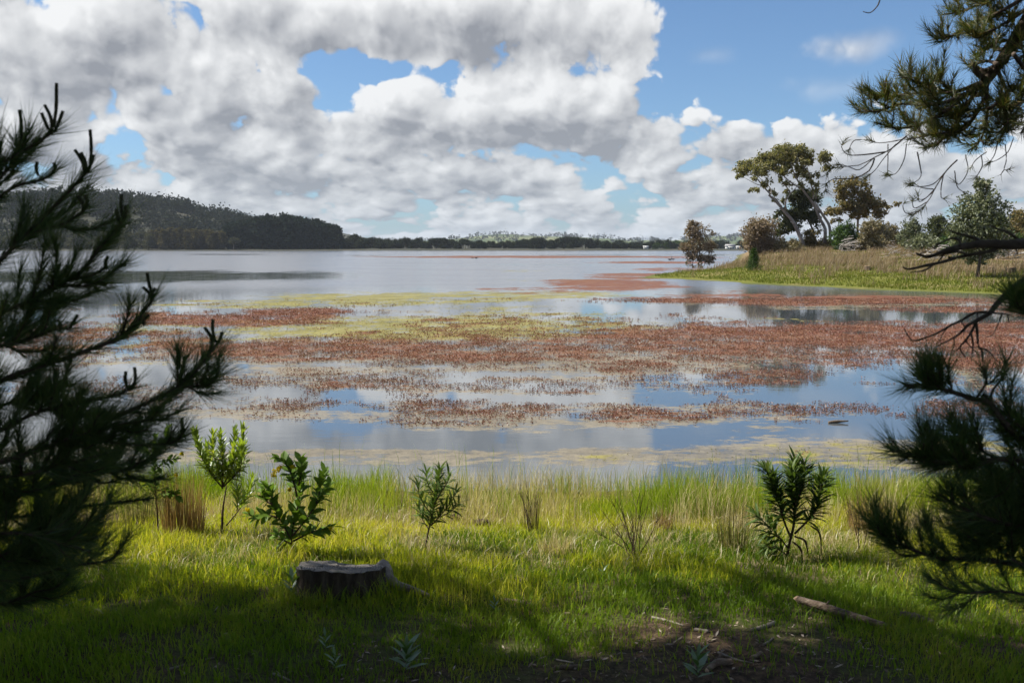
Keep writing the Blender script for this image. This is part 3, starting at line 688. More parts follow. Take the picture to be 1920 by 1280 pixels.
for px, py, s, mt, lab, fc in ((893, 484.5, 0.78, 'bird_dark', 'larger dark waterbird by the red weed line far out', 1), (886, 484.5, 0.54, 'bird_dark', 'smaller dark waterbird left of its mate far out', -1),
                               (1256, 487.5, 0.84, 'bird_dark', 'dark waterbird left of the rusty tree on the water', 1), (1262, 487, 0.72, 'bird_dark', 'second dark waterbird nearest the rusty shore tree', -1),
                               (1370, 485, 0.66, 'bird_white', 'white waterbird behind the grassy point', -1), (1382, 483.5, 0.60, 'bird_white', 'white waterbird farthest right behind the point', 1)):
    bird('water_bird', px, py, s, M[mt], lab, fc)

# ------------------------------------------------------------------ trees and scrub on the peninsula
M['gum'] = leaf_mat('gum_leaf', [(.095, .10, .034), (.18, .17, .065), (.27, .23, .105)], .3, .012)
M['gumdark'] = leaf_mat('gum_leaf_dark', [(.036, .048, .018), (.085, .092, .038)], .2, .012)
M['rust'] = leaf_mat('rusty_gum_leaf', [(.085, .082, .028), (.15, .120, .045), (.22, .160, .065)], .22, .012)
M['mauve'] = leaf_mat('mauve_gum_leaf', [(.13, .095, .060), (.22, .165, .11), (.28, .22, .155)], .25, .012)
M['olive'] = leaf_mat('olive_scrub_leaf', [(.10, .088, .042), (.17, .145, .075), (.25, .205, .125)], .2, .012)
M['greyg'] = leaf_mat('grey_green_leaf', [(.055, .068, .034), (.12, .135, .07), (.20, .21, .125)], .2, .012)
M['cream'] = leaf_mat('cream_flower', [(.38, .38, .27), (.55, .54, .42)], .2, 0)
M['conifer'] = leaf_mat('young_conifer', [(.022, .050, .012), (.050, .090, .020), (.08, .13, .03)], .2, .012)

def tree(name, label, base, Y, limbs, clumps, leaf, bark, cat='tree', group=None, dens=1.0, L=.28, W=.10, depth=1.0, sub=.3, extra=None, droop=.35):
    """limbs: [(pixel points, r0, r1)]; clumps: [(cx, cy, rx, ry)] in photo pixels at distance Y"""
    bx = ray(base, 465)[0] * Y; bz = float(pen_z(np.array([bx]), np.array([Y]))[0])
    e = empty(name, (bx, Y, bz), label, cat, group); k = Y / F
    first = True
    for pts, r0, r1 in limbs:
        q = [P(x, y, Y) for x, y in pts]; off = random.uniform(-.8, .8) * depth
        q = [np.array(v) + np.array([0, off * i / max(len(q) - 1, 1), 0]) for i, v in enumerate(q)]
        if first: q[0] = np.array([bx if len(pts) < 2 else q[0][0], Y, bz - .2])
        b = MB(); b.tube(curve(q, 14), [r0 * .68, (r0 + r1) / 2 * .68, r1 * .68], 7); b.build('trunk' if first else 'limb', bark, e, True); first = False
    if cat == 'tree':       # leaf sprays along the outer limbs
        clumps = list(clumps)
        for pts, r0, r1 in limbs[1:]:
            if r1 > .06: continue
            for x_, y_ in list(pts)[1:]: clumps.append((x_ + random.uniform(-6, 6), y_ + random.uniform(-6, 2), random.uniform(4, 8), random.uniform(3, 6)))
    if cat == 'bush':       # scrub is leafy down to the ground
        xs_ = [c[0] for c in clumps]; gy_ = to_px(bx, Y, bz)[1] - 4
        clumps = list(clumps) + [(float(v), gy_ - random.uniform(0, 5), 12, 9) for v in np.linspace(min(xs_) - 6, max(xs_) + 6, 4)]
    b = MB()
    for cx, cy, rx, ry in clumps:
        c = np.array(P(cx, cy, Y)); r = np.array([rx * k, (rx + ry) * .5 * k, ry * k]); c[1] += random.uniform(-1, 1) * depth * 1.2
        vol = (rx * k + .3) * (ry * k + .3); ns = max(10, int(vol * 34 * dens))
        foliage(b, c, r * (1.28 if rx > 9 else 1), ns if rx > 9 else 6, 20 if rx > 9 else 12, L * 1.15, W * 1.5, droop, .15, sub)
    o = b.build('crown', leaf, e); o['kind'] = 'stuff'
    if extra:
        b = MB()
        for cx, cy, rx, ry in clumps:
            c = np.array(P(cx, cy, Y)); r = np.array([rx * k, (rx + ry) * .5 * k, ry * k]) * 1.02
            foliage(b, c, r, max(4, int((rx * k + .3) * (ry * k + .3) * 14)), 6, .10, .09, 0, .7, .2)
        o = b.build('blossom', extra, e); o['kind'] = 'stuff'
    return e
def cz(lst, ox=1360, oy=260, s=340 / 1920.):
    return [tuple([ox + c[0] * s, oy + c[1] * s] + [v * s for v in c[2:]]) for c in lst]
GT = lambda *p: cz(p)
tree('leaning_gum_tree', 'tall leaning gum with pale trunks and a wide umbrella crown on the peninsula', 1510, 112,
     [(GT((850, 1170), (760, 950), (700, 840), (640, 770), (560, 670), (480, 590)), .34, .17), (GT((480, 590), (400, 500), (320, 400), (230, 370)), .15, .05), (GT((480, 590), (490, 540), (440, 470), (340, 380)), .11, .04),
      (GT((640, 760), (640, 650), (690, 580), (640, 500), (580, 430), (540, 300)), .16, .05), (GT((600, 720), (540, 640), (500, 610)), .09, .03), (GT((400, 500), (330, 480), (240, 430), (170, 390)), .07, .02),
      (GT((1050, 1100), (1060, 960), (1010, 860), (960, 740), (900, 640), (830, 550), (780, 460), (740, 380), (700, 280)), .30, .08), (GT((1110, 1100), (1100, 930), (1040, 830), (990, 760), (930, 670)), .24, .18),
      (GT((830, 540), (700, 470), (580, 370), (480, 300)), .13, .04), (GT((930, 640), (925, 580), (890, 470), (870, 400), (820, 230)), .15, .04), (GT((960, 640), (965, 560), (955, 500), (915, 440), (945, 390), (990, 330)), .11, .03), (GT((780, 460), (850, 380), (840, 260)), .08, .03), (GT((690, 580), (760, 500), (790, 400)), .06, .03)],
     cz([(700, 120, 150, 45), (600, 140, 110, 50), (520, 200, 120, 50), (820, 130, 110, 55), (400, 220, 90, 50), (270, 270, 85, 55), (190, 340, 65, 45), (330, 330, 80, 45), (470, 270, 90, 45), (690, 220, 110, 50), (1010, 215, 65, 50), (1030, 330, 45, 60), (900, 210, 60, 55), (850, 310, 55, 50), (240, 550, 40, 22), (600, 330, 70, 36), (130, 400, 30, 30), (740, 320, 40, 36), (420, 360, 50, 30), (980, 370, 30, 30), (860, 420, 40, 26), (320, 545, 20, 14)]),
     M['gum'], M['palebark'], dens=1.15, L=.30, W=.11, depth=1.6)
tree('dark_gum_tree', 'dark green gum filling the gap beneath the leaning gum crown', 1530, 115,
     [(GT((950, 1160), (930, 980), (890, 880), (820, 740), (800, 640)), .20, .06), (GT((900, 900), (960, 780), (960, 660)), .10, .04), (GT((880, 860), (760, 830), (660, 800)), .08, .03)],
     cz([(780, 590, 85, 50), (900, 610, 120, 50), (820, 700, 100, 50), (700, 620, 65, 30), (640, 790, 90, 40), (800, 810, 105, 60), (640, 880, 75, 50), (900, 830, 75, 55), (700, 930, 60, 40), (1005, 650, 50, 50), (960, 900, 40, 50), (560, 830, 40, 25), (620, 980, 60, 40)]), M['gumdark'], M['darkbark'], dens=1.1, L=.30, W=.12)
tree('rusty_gum_tree', 'bushy rust tinged gum right of the leaning gum', 1608, 124,
     [(GT((1400, 1060), (1400, 880), (1400, 780), (1340, 660), (1300, 540)), .24, .07), (GT((1400, 800), (1480, 680), (1470, 540)), .12, .04), (GT((1390, 850), (1250, 780), (1130, 770)), .10, .03), (GT((1410, 860), (1540, 740), (1640, 700)), .10, .03), (GT((1250, 910), (1180, 860), (1090, 862)), .06, .02), (GT((1720, 800), (1745, 730), (1750, 690)), .05, .02)],
     cz([(1330, 470, 130, 50), (1210, 540, 60, 50), (1470, 480, 45, 55), (1270, 610, 80, 40), (1410, 580, 90, 40), (1160, 760, 95, 35), (1500, 640, 100, 50), (1380, 720, 100, 50), (1600, 690, 80, 50), (1660, 780, 55, 55), (1250, 700, 70, 45), (1350, 800, 70, 30), (1090, 790, 40, 22), (1480, 770, 60, 40)]), M['rust'], M['darkbark'], dens=1.0, L=.30, W=.12)
tree('mauve_bush_tree', 'dense mauve brown bushy tree left of the leaning gum', 1425, 108, [(GT((380, 1240), (370, 1100), (350, 950)), .16, .05), (GT((380, 1180), (450, 1050)), .1, .04)],
     cz([(350, 920, 140, 70), (290, 1010, 120, 90), (440, 1000, 90, 90), (420, 1120, 90, 70), (240, 1110, 65, 85), (460, 870, 50, 40), (330, 1130, 80, 70)]), M['mauve'], M['darkbark'], dens=1.2, L=.26, W=.10)
tree('low_olive_bush', 'low olive bush at the foot of the leaning gum trunk', 1466, 107, [(GT((600, 1240), (600, 1120)), .08, .03)], cz([(600, 1120, 80, 70), (560, 1180, 55, 40), (680, 1150, 60, 50), (700, 1070, 50, 40)]), M['olive'], M['darkbark'], 'bush', dens=1.3, L=.22, W=.09)
tree('brown_undergrowth_bush', 'brown bush between the two leaning gum trunks', 1520, 114, [(GT((900, 1200), (890, 1060)), .08, .03)], cz([(870, 1010, 70, 50), (900, 1100, 70, 60), (790, 1120, 50, 40), (1020, 1080, 50, 60), (1000, 980, 40, 40)]), M['rust'], M['darkbark'], 'bush', dens=1.2, L=.22, W=.09)
tree('broad_conifer', 'broad dark green conifer beside the white branch pile', 1586, 108, [(GT((1260, 1180), (1270, 1000), (1280, 880)), .14, .03)],
     cz([(1300, 900, 45, 45), (1270, 970, 90, 50), (1210, 1050, 110, 60), (1330, 1060, 100, 60), (1190, 1120, 90, 40), (1350, 1130, 70, 40), (1260, 1120, 110, 50)]), M['conifer'], M['darkbark'], dens=1.5, L=.32, W=.07, droop=-.4)
for i, (nm, lab, bs, cl, mt) in enumerate((
        ('olive_scrub_bush', 'olive scrub bush directly right of the broad conifer', 1626, [(1500, 940, 90, 60), (1520, 1040, 90, 60), (1460, 1000, 50, 60)], 'olive'),
        ('olive_scrub_bush', 'large grey olive scrub bush in the middle of the scrub row', 1650, [(1620, 960, 110, 70), (1650, 1040, 120, 60), (1580, 900, 50, 40)], 'olive'),
        ('olive_scrub_bush', 'brownish scrub bush at the right end of the scrub row', 1680, [(1770, 990, 90, 70), (1800, 1050, 90, 50), (1740, 930, 50, 40), (1870, 1010, 50, 60)], 'olive'))):
    tree(nm, lab, bs, 106 + 3 * i, [(GT(((bs - 1360) / .1771, 1200), ((bs - 1360) / .1771, 1000)), .1, .03)], cz(cl), M[mt], M['darkbark'], 'bush', 'olive scrub bushes', dens=1.2, L=.24, W=.10)
tree('greyish_shrub', 'pointed grey green shrub left of the dark rounded one', 1716, 100, [([(1716, 470), (1715, 430)], .08, .03)], [(1714, 422, 12, 12), (1716, 438, 20, 14), (1722, 450, 22, 12), (1704, 446, 14, 12)], M['greyg'], M['darkbark'], 'bush', dens=1.3, L=.22, W=.09)
tree('dark_round_shrub', 'dark rounded shrub between grey shrub and flowering tree', 1757, 98, [([(1757, 470), (1756, 430)], .08, .03)], [(1754, 415, 12, 11), (1754, 428, 18, 14), (1758, 444, 20, 14), (1768, 436, 12, 16)], M['gumdark'], M['darkbark'], 'bush', dens=1.3, L=.22, W=.09)
tree('pale_low_shrub', 'low pale shrub in front of the dark rounded shrub', 1738, 96, [([(1738, 472), (1738, 450)], .05, .02)], [(1738, 448, 17, 10), (1750, 455, 14, 8), (1728, 455, 12, 8)], M['greyg'], M['darkbark'], 'bush', dens=1.5, L=.2, W=.09)
tree('green_low_shrub', 'low bright green shrub left of the flowering tree trunk', 1785, 92, [([(1785, 474), (1785, 455)], .05, .02)], [(1785, 452, 16, 10), (1795, 458, 14, 8)], M['conifer'], M['darkbark'], 'bush', dens=1.5, L=.2, W=.07)
tree('rust_topped_tree', 'rusty topped tree at the right edge of the photo', 1912, 96, [([(1915, 480), (1913, 430)], .15, .05)], [(1915, 405, 16, 12), (1925, 420, 22, 18), (1905, 425, 18, 16), (1895, 440, 18, 16), (1915, 450, 26, 18)], M['rust'], M['darkbark'], dens=1.2, L=.24, W=.10)
tree('green_bush', 'green bush low behind the flowering tree at right', 1900, 90, [([(1900, 482), (1900, 455)], .06, .02)], [(1900, 455, 20, 14), (1915, 462, 18, 12), (1885, 463, 14, 10)], M['conifer'], M['darkbark'], 'bush', dens=1.4, L=.2, W=.07)
fx, fy, fz = on_pen(1832, 520)
tree('flowering_tree', 'rounded tree with cream blossom on a single short trunk', 1832, fy, [([(1832, 520), (1835, 496), (1837, 470), (1838, 430)], .17, .07), ([(1837, 475), (1860, 440), (1866, 410)], .07, .02), ([(1836, 470), (1812, 440), (1808, 410)], .07, .02), ([(1838, 440), (1842, 390), (1846, 345)], .06, .015)],
     [(1840, 378, 26, 22), (1818, 400, 26, 26), (1860, 402, 28, 26), (1836, 425, 44, 26), (1803, 432, 22, 20), (1872, 436, 24, 24), (1838, 455, 40, 18), (1846, 352, 10, 14), (1833, 340, 6, 9), (1836, 480, 26, 10), (1802, 452, 16, 12), (1860, 470, 24, 12)], M['greyg'], M['darkbark'], dens=1.5, L=.16, W=.08, extra=M['cream'], depth=.6)
sx, sy, sz_ = on_pen(1312, 505)
ST = lambda *p: cz(p, 1240, 400)
tree('rusty_shore_tree', 'small rusty brown tree at the tip of the point', 1312, sy, [(ST((390, 600), (400, 480), (410, 300), (380, 180), (340, 110)), .10, .03), (ST((330, 600), (330, 480), (290, 380)), .07, .02), (ST((400, 470), (500, 380), (530, 220)), .06, .02), (ST((450, 560), (480, 500), (540, 470)), .05, .02)],
     cz([(330, 105, 55, 32), (300, 170, 55, 55), (390, 170, 80, 50), (510, 170, 50, 50), (330, 250, 80, 50), (265, 345, 55, 55), (430, 270, 70, 50), (390, 370, 90, 50), (520, 340, 55, 60), (320, 430, 65, 50), (420, 470, 65, 40), (510, 480, 55, 45), (390, 540, 40, 40), (285, 520, 35, 40), (330, 560, 40, 30)], 1240, 400), M['mauve'], M['darkbark'], dens=1.1, L=.20, W=.075, depth=.6)
yx, yy, yz = on_pen(1413, 507)
e = empty('young_pine', (yx, yy, yz), 'small bright green young pine on the grassy point', 'tree')
b = MB(); b.tube([(yx, yy, yz - .1), (yx, yy, yz + 1.75)], [.05, .01], 6); b.build('trunk', M['darkbark'], e, True)
b = MB()
for k in range(13):
    z = .12 + 1.6 * k / 13; w = .62 * (1 - k / 13) ** .75 + .05
    foliage(b, (yx + rng.normal() * .03, yy, yz + z), (w, w, .14), 16, 16, .22, .03, -.5, .35, .4)
b.build('crown', M['conifer'], e)['kind'] = 'stuff'

# heaps of bleached branches, each branch its own piece
stick_meshes = []
for k in range(4):
    b = MB(); q = curve([(-.5, 0, 0), (-.15, random.uniform(-.06, .06), random.uniform(-.05, .06)), (.2, random.uniform(-.07, .07), random.uniform(-.05, .07)), (.5, 0, random.uniform(-.03, .05))], 7)
    b.tube(q, [.032, .026, .014], 5); stick_meshes.append(b.mesh('branch', smooth=True)); stick_meshes[-1].materials.append(M['greywood'])
PILES = []
def pile(px, py, wpx, hpx, n, label):
    x, y, z = on_pen(px, py); k = y / F; w, h = wpx * k, hpx * k
    PILES.append((x, y, w)); e = empty('branch_pile', (x, y, z), label, 'branch pile', 'heaps of bleached branches')
    for i in range(n):
        u = random.gauss(0, .42); put('branch', stick_meshes[i % 4], (max(-1, min(1, u)) * w, random.uniform(-.5, .5) * w * .6, .1 + random.uniform(0, 1) * (h + .75) * max(.3, 1 - .7 * abs(u))),
                                      (random.uniform(-.3, .3), random.gauss(0, .35), random.uniform(-.9, .9) + random.choice((0, math.pi))), random.uniform(.45, 1.0) * min(1.9, w * 1.1), e)
pile(1592, 472, 26, 14, 30, 'heap of bleached branches before the broad conifer')
pile(1672, 484, 18, 16, 22, 'small heap of bleached branches sunk in dry grass')
pile(1704, 486, 16, 18, 18, 'leaning bleached branches right of the small heap')
pile(1770, 488, 44, 12, 34, 'long low heap of bleached branches left of the flowering tree')
pile(1882, 486, 44, 26, 60, 'biggest heap of bleached branches right of the flowering tree')
def small_stump(px, py, w, h, mat, label):
    x, y, z = on_pen(px, py); k = y / F; r = w * k / 2
    e = empty('cut_stump', (x, y, z), label, 'stump', 'cut stumps on the peninsula')
    b = MB(); b.tube([(x, y, z - .1), (x, y, z + h * k * .5), (x, y, z + h * k)], [r * 1.15, r, r * .95], 10, cap=False, rough=.08); b.build('bark', mat, e, True)
    b = MB(); b.tube([(x, y, z + h * k - .02), (x, y, z + h * k + .004)], [r * .95, r * .95], 10); b.build('cut_face', M['rawwood'], e)
small_stump(1858, 511, 12, 11, M['log'], 'reddish cut stump right of the flowering tree trunk')
small_stump(1895, 512, 18, 10, M['pinebark'], 'wide black stump near the right edge of the peninsula')
small_stump(1626, 507, 12, 8, M['log'], 'brown stump in the dry grass of the peninsula middle')

# grasses of the peninsula
def pen_scatter(n, lo, hi, y0=40, y1=150):
    y = y0 * (y1 / y0) ** rng.uniform(0, 1, n); x = y * rng.uniform(.1, .62, n); d = shore_dist(x, y, PEN); z = pen_z(x, y, d)
    k = (d > lo) & (d < hi) & (z > .03); return x[k], y[k], z[k], d[k]
x, y, z, d = pen_scatter(150000, 1.5, 80)
k = rng.uniform(0, 1, len(x)) < sstep(near_dist(x, y) + (fbm(x * .3, y * .3, 61, 3) - .5) * 18, 10, 20) * sstep(fbm(x * .9, y * .5, 62, 3), .28, .5) + .30 * sstep(fbm(x * .8, y * .5, 66, 3), .58, .68) * (d > 1.5); x, y, z = x[k], y[k], z[k]
for ax, ay, aw in PILES:
    k = (np.abs(x - ax - (y - ay) * ax / ay) > aw * 1.25) | (y < ay - 9) | (y > ay + 2.5) | (rng.uniform(0, 1, len(x)) < .10); x, y, z = x[k], y[k], z[k]
n = len(x)
b = MB(); b.blades(np.stack([x, y, z], -1), rng.uniform(.3, .8, n) * (.5 + .9 * fbm(x * .5, y * .5, 63, 3)), .03, rng.uniform(.1, .7, n), az=rng.normal(.2, .9, n))
tag(b.build('dry_grass', leaf_mat('dry_tussock', [(.13, .09, .055), (.21, .155, .098), (.29, .235, .16)], .3, 0)), 'tan dry tussock grass along the upper peninsula', 'grass', kind='stuff')
x, y, z, d = pen_scatter(120000, .2, 24, 40, 110); n = len(x)
b = MB(); b.blades(np.stack([x, y, z], -1), rng.uniform(.06, .20, n) * (.5 + fbm(x * .4, y * .4, 64, 3)), .035, rng.uniform(.1, .6, n))
tag(b.build('point_grass', leaf_mat('lush_grass', [(.065, .090, .014), (.12, .145, .022), (.20, .18, .06)], .35, 0, patch=.35)), 'short bright green grass on the lower peninsula', 'grass', kind='stuff')

# ------------------------------------------------------------------ the near bank: grass, herbs, stump, sticks
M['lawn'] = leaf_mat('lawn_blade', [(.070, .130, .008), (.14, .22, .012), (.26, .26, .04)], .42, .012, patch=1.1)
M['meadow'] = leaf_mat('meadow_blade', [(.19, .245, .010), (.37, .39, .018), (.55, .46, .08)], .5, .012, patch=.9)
M['straw'] = leaf_mat('straw_blade', [(.30, .23, .11), (.48, .39, .20), (.58, .50, .30)], .35, .04)
M['sedge'] = leaf_mat('sedge_blade', [(.10, .165, .008), (.20, .28, .014), (.34, .34, .05)], .45, .012, patch=.8)
def view_scatter(n, y0, y1, half=.60):
    y = np.sqrt(rng.uniform(y0 * y0, y1 * y1, n)); x = y * rng.uniform(-half, half, n); return x, y
def grass(name, label, mat, n, y0, y1, h, w, lean, dens, seed, hvar=.8, half=.60):
    x, y = view_scatter(n, y0, y1, half)
    k = rng.uniform(0, 1, n) < dens(x, y); x, y = x[k], y[k]; m = len(x)
    hh = rng.uniform(h[0], h[1], m) * (1 - hvar / 2 + hvar * fbm(x * 1.6, y * 1.6, seed, 3) * 1.1)
    b = MB(); b.blades(np.stack([x, y, bank_z(x, y) - .006], -1), hh, rng.uniform(w[0], w[1], m), rng.uniform(lean[0], lean[1], m))
    return tag(b.build(name, mat), label, 'grass', kind='stuff')
bare = lambda x, y: 1 - .90 * sstep(fbm(x * .8 + 3, y * 1.1, 71, 4), .49, .64) * sstep(y, 6.0, 4.9) * sstep(np.abs(x - .3), 2.4, 1.2) - .6 * sstep(y, 4.6, 3.6) * sstep(fbm(x * 1.5, y * 1.5, 77, 3), .35, .5)
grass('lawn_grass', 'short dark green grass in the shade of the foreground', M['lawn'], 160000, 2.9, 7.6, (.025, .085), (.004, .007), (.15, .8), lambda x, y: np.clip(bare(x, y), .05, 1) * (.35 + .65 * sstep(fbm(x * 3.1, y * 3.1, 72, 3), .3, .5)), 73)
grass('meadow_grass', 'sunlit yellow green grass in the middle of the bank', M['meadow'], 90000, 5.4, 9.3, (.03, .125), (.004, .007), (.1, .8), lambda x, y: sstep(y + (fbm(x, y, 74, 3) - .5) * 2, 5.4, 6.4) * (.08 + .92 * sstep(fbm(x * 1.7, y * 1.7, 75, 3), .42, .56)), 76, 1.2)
grass('dead_grass', 'bleached straw lying among the sunlit grass', M['straw'], 60000, 5.8, 9.4, (.04, .15), (.003, .005), (.3, .98), lambda x, y: sstep(y, 6.0, 6.8) * (.25 + .75 * sstep(fbm(x * .9, y * 1.3, 8, 3), .40, .58)) * sstep(y, 9.4, 8.6), 78)
grass('shore_sedge', 'upright green sedge along the water edge', M['sedge'], 80000, 7.6, 9.9, (.10, .30), (.0035, .006), (.03, .4), lambda x, y: sstep(y + (fbm(x * .7, y * .7, 79, 3) - .5) * 1.6, 7.7, 8.8) * sstep(y + (fbm(x * 1.3, y * .2, 83, 3) - .5) * 1.0, 9.85, 9.45) * (.08 + .92 * sstep(fbm(x * 2, y * 2, 80, 3), .41, .57)), 81, 1.5)
grass('shore_straw', 'pale dry stalks among the shore sedge', M['straw'], 16000, 7.8, 9.8, (.12, .34), (.003, .005), (.05, .6), lambda x, y: sstep(fbm(x * 1.1, y * 1.1, 84, 3), .42, .6), 85, 1.0)
grass('shore_reeds', 'thin dark rush stems standing in the shallows', M['sedge'], 1500, 9.5, 11.6, (.15, .42), (.004, .006), (.02, .4), lambda x, y: sstep(fbm(x * .8, y * .8, 82, 3), .42, .6) * sstep(y, 11.6, 9.8), 81)

# bark chips and twigs strewn over the bare ground
x, y = view_scatter(7000, 3.0, 6.6); k = rng.uniform(0, 1, len(x)) < (1.05 - bare(x, y)); x, y = x[k], y[k]; n = len(x)
b = MB(); d = rand_dirs(n); d[:, 2] *= .25; d = unit(d); nn = rand_dirs(n); nn[:, 2] = np.abs(nn[:, 2]) + 1
b.cards(np.stack([x, y, bank_z(x, y) + .008], -1), d, unit(nn), rng.uniform(.015, .055, n), rng.uniform(.005, .014, n), .15)
tag(b.build('bark_litter', leaf_mat('bark_chip', [(.05, .035, .025), (.15, .105, .07), (.34, .28, .22)], 0, .02)), 'brown and grey bark chips littering the bare ground', 'litter', kind='stuff')

def stick(name, label, pts, r, mat, cat='stick', lift=None, end=None, side=None, group=None):
    """a stick along photo pixels on the ground"""
    q = np.array([on_bank(*p) for p in pts]); q[:, 2] += np.array(lift if lift is not None else [r[0] * .6] * len(pts))
    e = empty(name, tuple(q[0]), label, cat, group)
    b = MB(); b.tube(curve(q, 16), r, 9, rough=.10); b.build('wood', mat, e, True)
    if end:
        d = unit(q[0] - q[1]); b = MB(); b.tube([q[0] + d * .002, q[0] + d * r[0] * .5, q[0] + d * r[0] * 1.3], [r[0] * .9, r[0] * .75, r[0] * .2], 9, rough=.2); b.build('broken_end', M['rawwood'], e)
    for (i, t, rr) in (side or []):
        a = q[i]; b = MB(); b.tube([a, a + np.array(t) * .5, a + np.array(t)], [rr, rr * .8, rr * .4], 6); b.build('side_twig', mat, e, True)
    return e
stick('fallen_log', 'broken brown log lying in the grass at lower right', [(1496, 1141), (1545, 1152), (1600, 1167), (1662, 1180)], [.021, .024, .023, .017], M['log'], 'log', [.05, .04, .03, .015], True, [(1, (.02, -.03, .05), .008)])
stick('wood_chunk', 'weathered chunk of wood right of the broken log', [(1688, 1160), (1712, 1162), (1752, 1172)], [.028, .032, .024], M['log'], 'wood', [.01, .01, .005])
stick('forked_stick', 'dark forked stick with pale broken end at bottom', [(1326, 1262), (1344, 1246), (1372, 1244)], [.012, .020, .018], M['log'], 'stick', None, True, [(1, (.05, .10, .03), .007)])
stick('dry_stick', 'dark stick slanting right of the forked stick', [(1408, 1238), (1428, 1226)], [.013, .010], M['log'])
stick('dry_stick', 'long thin grey twig beyond the forked stick', [(1346, 1226), (1380, 1238), (1410, 1246)], [.006, .006, .003], M['twigwood'])
stick('dry_stick', 'pale straight stick in the sunlit litter', [(1222, 1158), (1252, 1166), (1282, 1174)], [.007, .007, .004], M['twigwood'])
stick('dry_stick', 'short pale stick at the right of the sunlit litter', [(1302, 1183), (1328, 1187)], [.010, .008], M['twigwood'])
stick('dry_stick', 'grey stick at the edge of the lit patch below the log', [(1408, 1184), (1432, 1178), (1452, 1170)], [.009, .012, .012], M['twigwood'])
stick('dry_stick', 'thin twig angled under the lit patch', [(1430, 1212), (1442, 1204), (1450, 1198)], [.006, .006, .003], M['twigwood'])
stick('dry_stick', 'dark splinter half hidden right of the stump', [(940, 1126), (975, 1130), (1006, 1138)], [.010, .012, .008], M['log'])
stick('dry_stick', 'bleached curved stick at far left under the pine', [(118, 1140), (138, 1132), (158, 1124)], [.008, .011, .007], M['twigwood'])
stick('dry_stick', 'small bent root right of the bleached curved stick', [(172, 1148), (182, 1146), (194, 1153)], [.008, .008, .005], M['twigwood'])
stick('dry_stick', 'small pale stick at the bottom left', [(315, 1258), (345, 1249)], [.007, .005], M['twigwood'])
stick('dry_stick', 'second small pale stick at the bottom left', [(385, 1238), (402, 1235)], [.006, .004], M['twigwood'])
stick('dry_stick', 'curved pale twig at the bottom edge left of centre', [(512, 1266), (530, 1272), (545, 1279)], [.006, .006, .004], M['twigwood'])
stick('dry_stick', 'upright pale splinter under the stump', [(612, 1136), (622, 1146)], [.006, .006], M['twigwood'])
stick('dry_stick', 'twig lying in the dark litter at bottom centre', [(1040, 1256), (1070, 1254), (1090, 1252)], [.010, .012, .008], M['log'])
stick('dry_stick', 'pale twig above the dark one at bottom centre', [(1042, 1240), (1075, 1245)], [.006, .005], M['twigwood'])
stick('dry_stick', 'slim arched bough lying in the grass mid bank', [(1084, 958), (1100, 962), (1124, 966)], [.012, .012, .006], M['log'])
stick('floating_branch', 'dark branch floating on the blue water at right', [(1556, 795), (1575, 793), (1590, 792)], [.03, .035, .015], M['log'])
fb = bpy.data.objects['floating_branch']
yb = CAMZ / -ray(1573, 793)[1]; xb = ray(1573, 793)[0] * yb
for c in list(fb.children): bpy.data.objects.remove(c)
fb.location = (xb, yb, 0); b = MB(); b.tube(curve([(xb - .14, yb, .01), (xb - .02, yb + .02, .02), (xb + .13, yb, .03)], 9), [.018, .022, .008], 8, rough=.1); b.build('wood', M['log'], fb, True)

# clods of dug earth
for px, py, w, lab in ((855, 975, 20, 'dark round clod of earth right of the slender shrub'), (905, 985, 30, 'long low clod of bare earth in the middle of the bank'), (680, 970, 14, 'small dark clod between the flowering shrub and slender shrub')):
    x, y, z = on_bank(px, py); r = w * y / F * .55
    b = MB(); b.lump((x, y, z + r * .3), (r, r * .8, r * (.8 if w < 25 else .4)), 16, 9, .22)
    for q in range(14):
        a = rng.uniform(0, 6.28); b.tube([(x, y, z + r * .4), (x + math.cos(a) * r * 1.2, y + math.sin(a) * r, z + rng.uniform(.2, 1.0) * r)], [.004, .002], 4)
    tag(b.build('earth_clod', rough_mat('clod_earth', [(.025, .017, .012), (.09, .06, .04)], 40, 5, bump=1, dist=.02), origin=(x, y, z)), lab, 'earth', 'clods of earth')

# tree stump
def stump_top_mat():
    m, t, out = mat_new('stump_top'); tc = t.nodes.new('ShaderNodeTexCoord'); mp = t.nodes.new('ShaderNodeVectorMath'); mp.operation = 'MULTIPLY'; mp.inputs[1].default_value = (1, 1, 0)
    t.links.new(tc.outputs['Object'], mp.inputs[0]); ln = t.nodes.new('ShaderNodeVectorMath'); ln.operation = 'LENGTH'; t.links.new(mp.outputs[0], ln.inputs[0])
    n = noise_tex(t, 9, 5); f = noise_tex(t, 60, 4); ring = S.m('SINE', S(ln.outputs['Value']) * 420 + n * 14) * .5 + .5
    vo = node(t, 'ShaderNodeTexVoronoi', feature='DISTANCE_TO_EDGE', Scale=11.0); t.links.new(tc.outputs['Object'], vo.inputs['Vector']); crack = S(vo.outputs['Distance']).step(.03, .0)
    col = mixc(t, (ring * .45 + n * .6 + f * .2 - .2).clamp(), (.11, .098, .085), (.38, .345, .30)); col = mixc(t, crack * .8, col, (.02, .017, .014)); col = mixc(t, n.step(.58, .7) * .6, col, (.09, .10, .05))
    pr = t.nodes.new('ShaderNodeBsdfDiffuse'); t.links.new(col, pr.inputs[0]); bp = t.nodes.new('ShaderNodeBump'); bp.inputs['Strength'].default_value = .8; bp.inputs['Distance'].default_value = .008
    t.links.new((ring * .4 + f - crack).k, bp.inputs['Height']); t.links.new(bp.outputs[0], pr.inputs['Normal']); t.links.new(pr.outputs[0], out.inputs[0]); return m
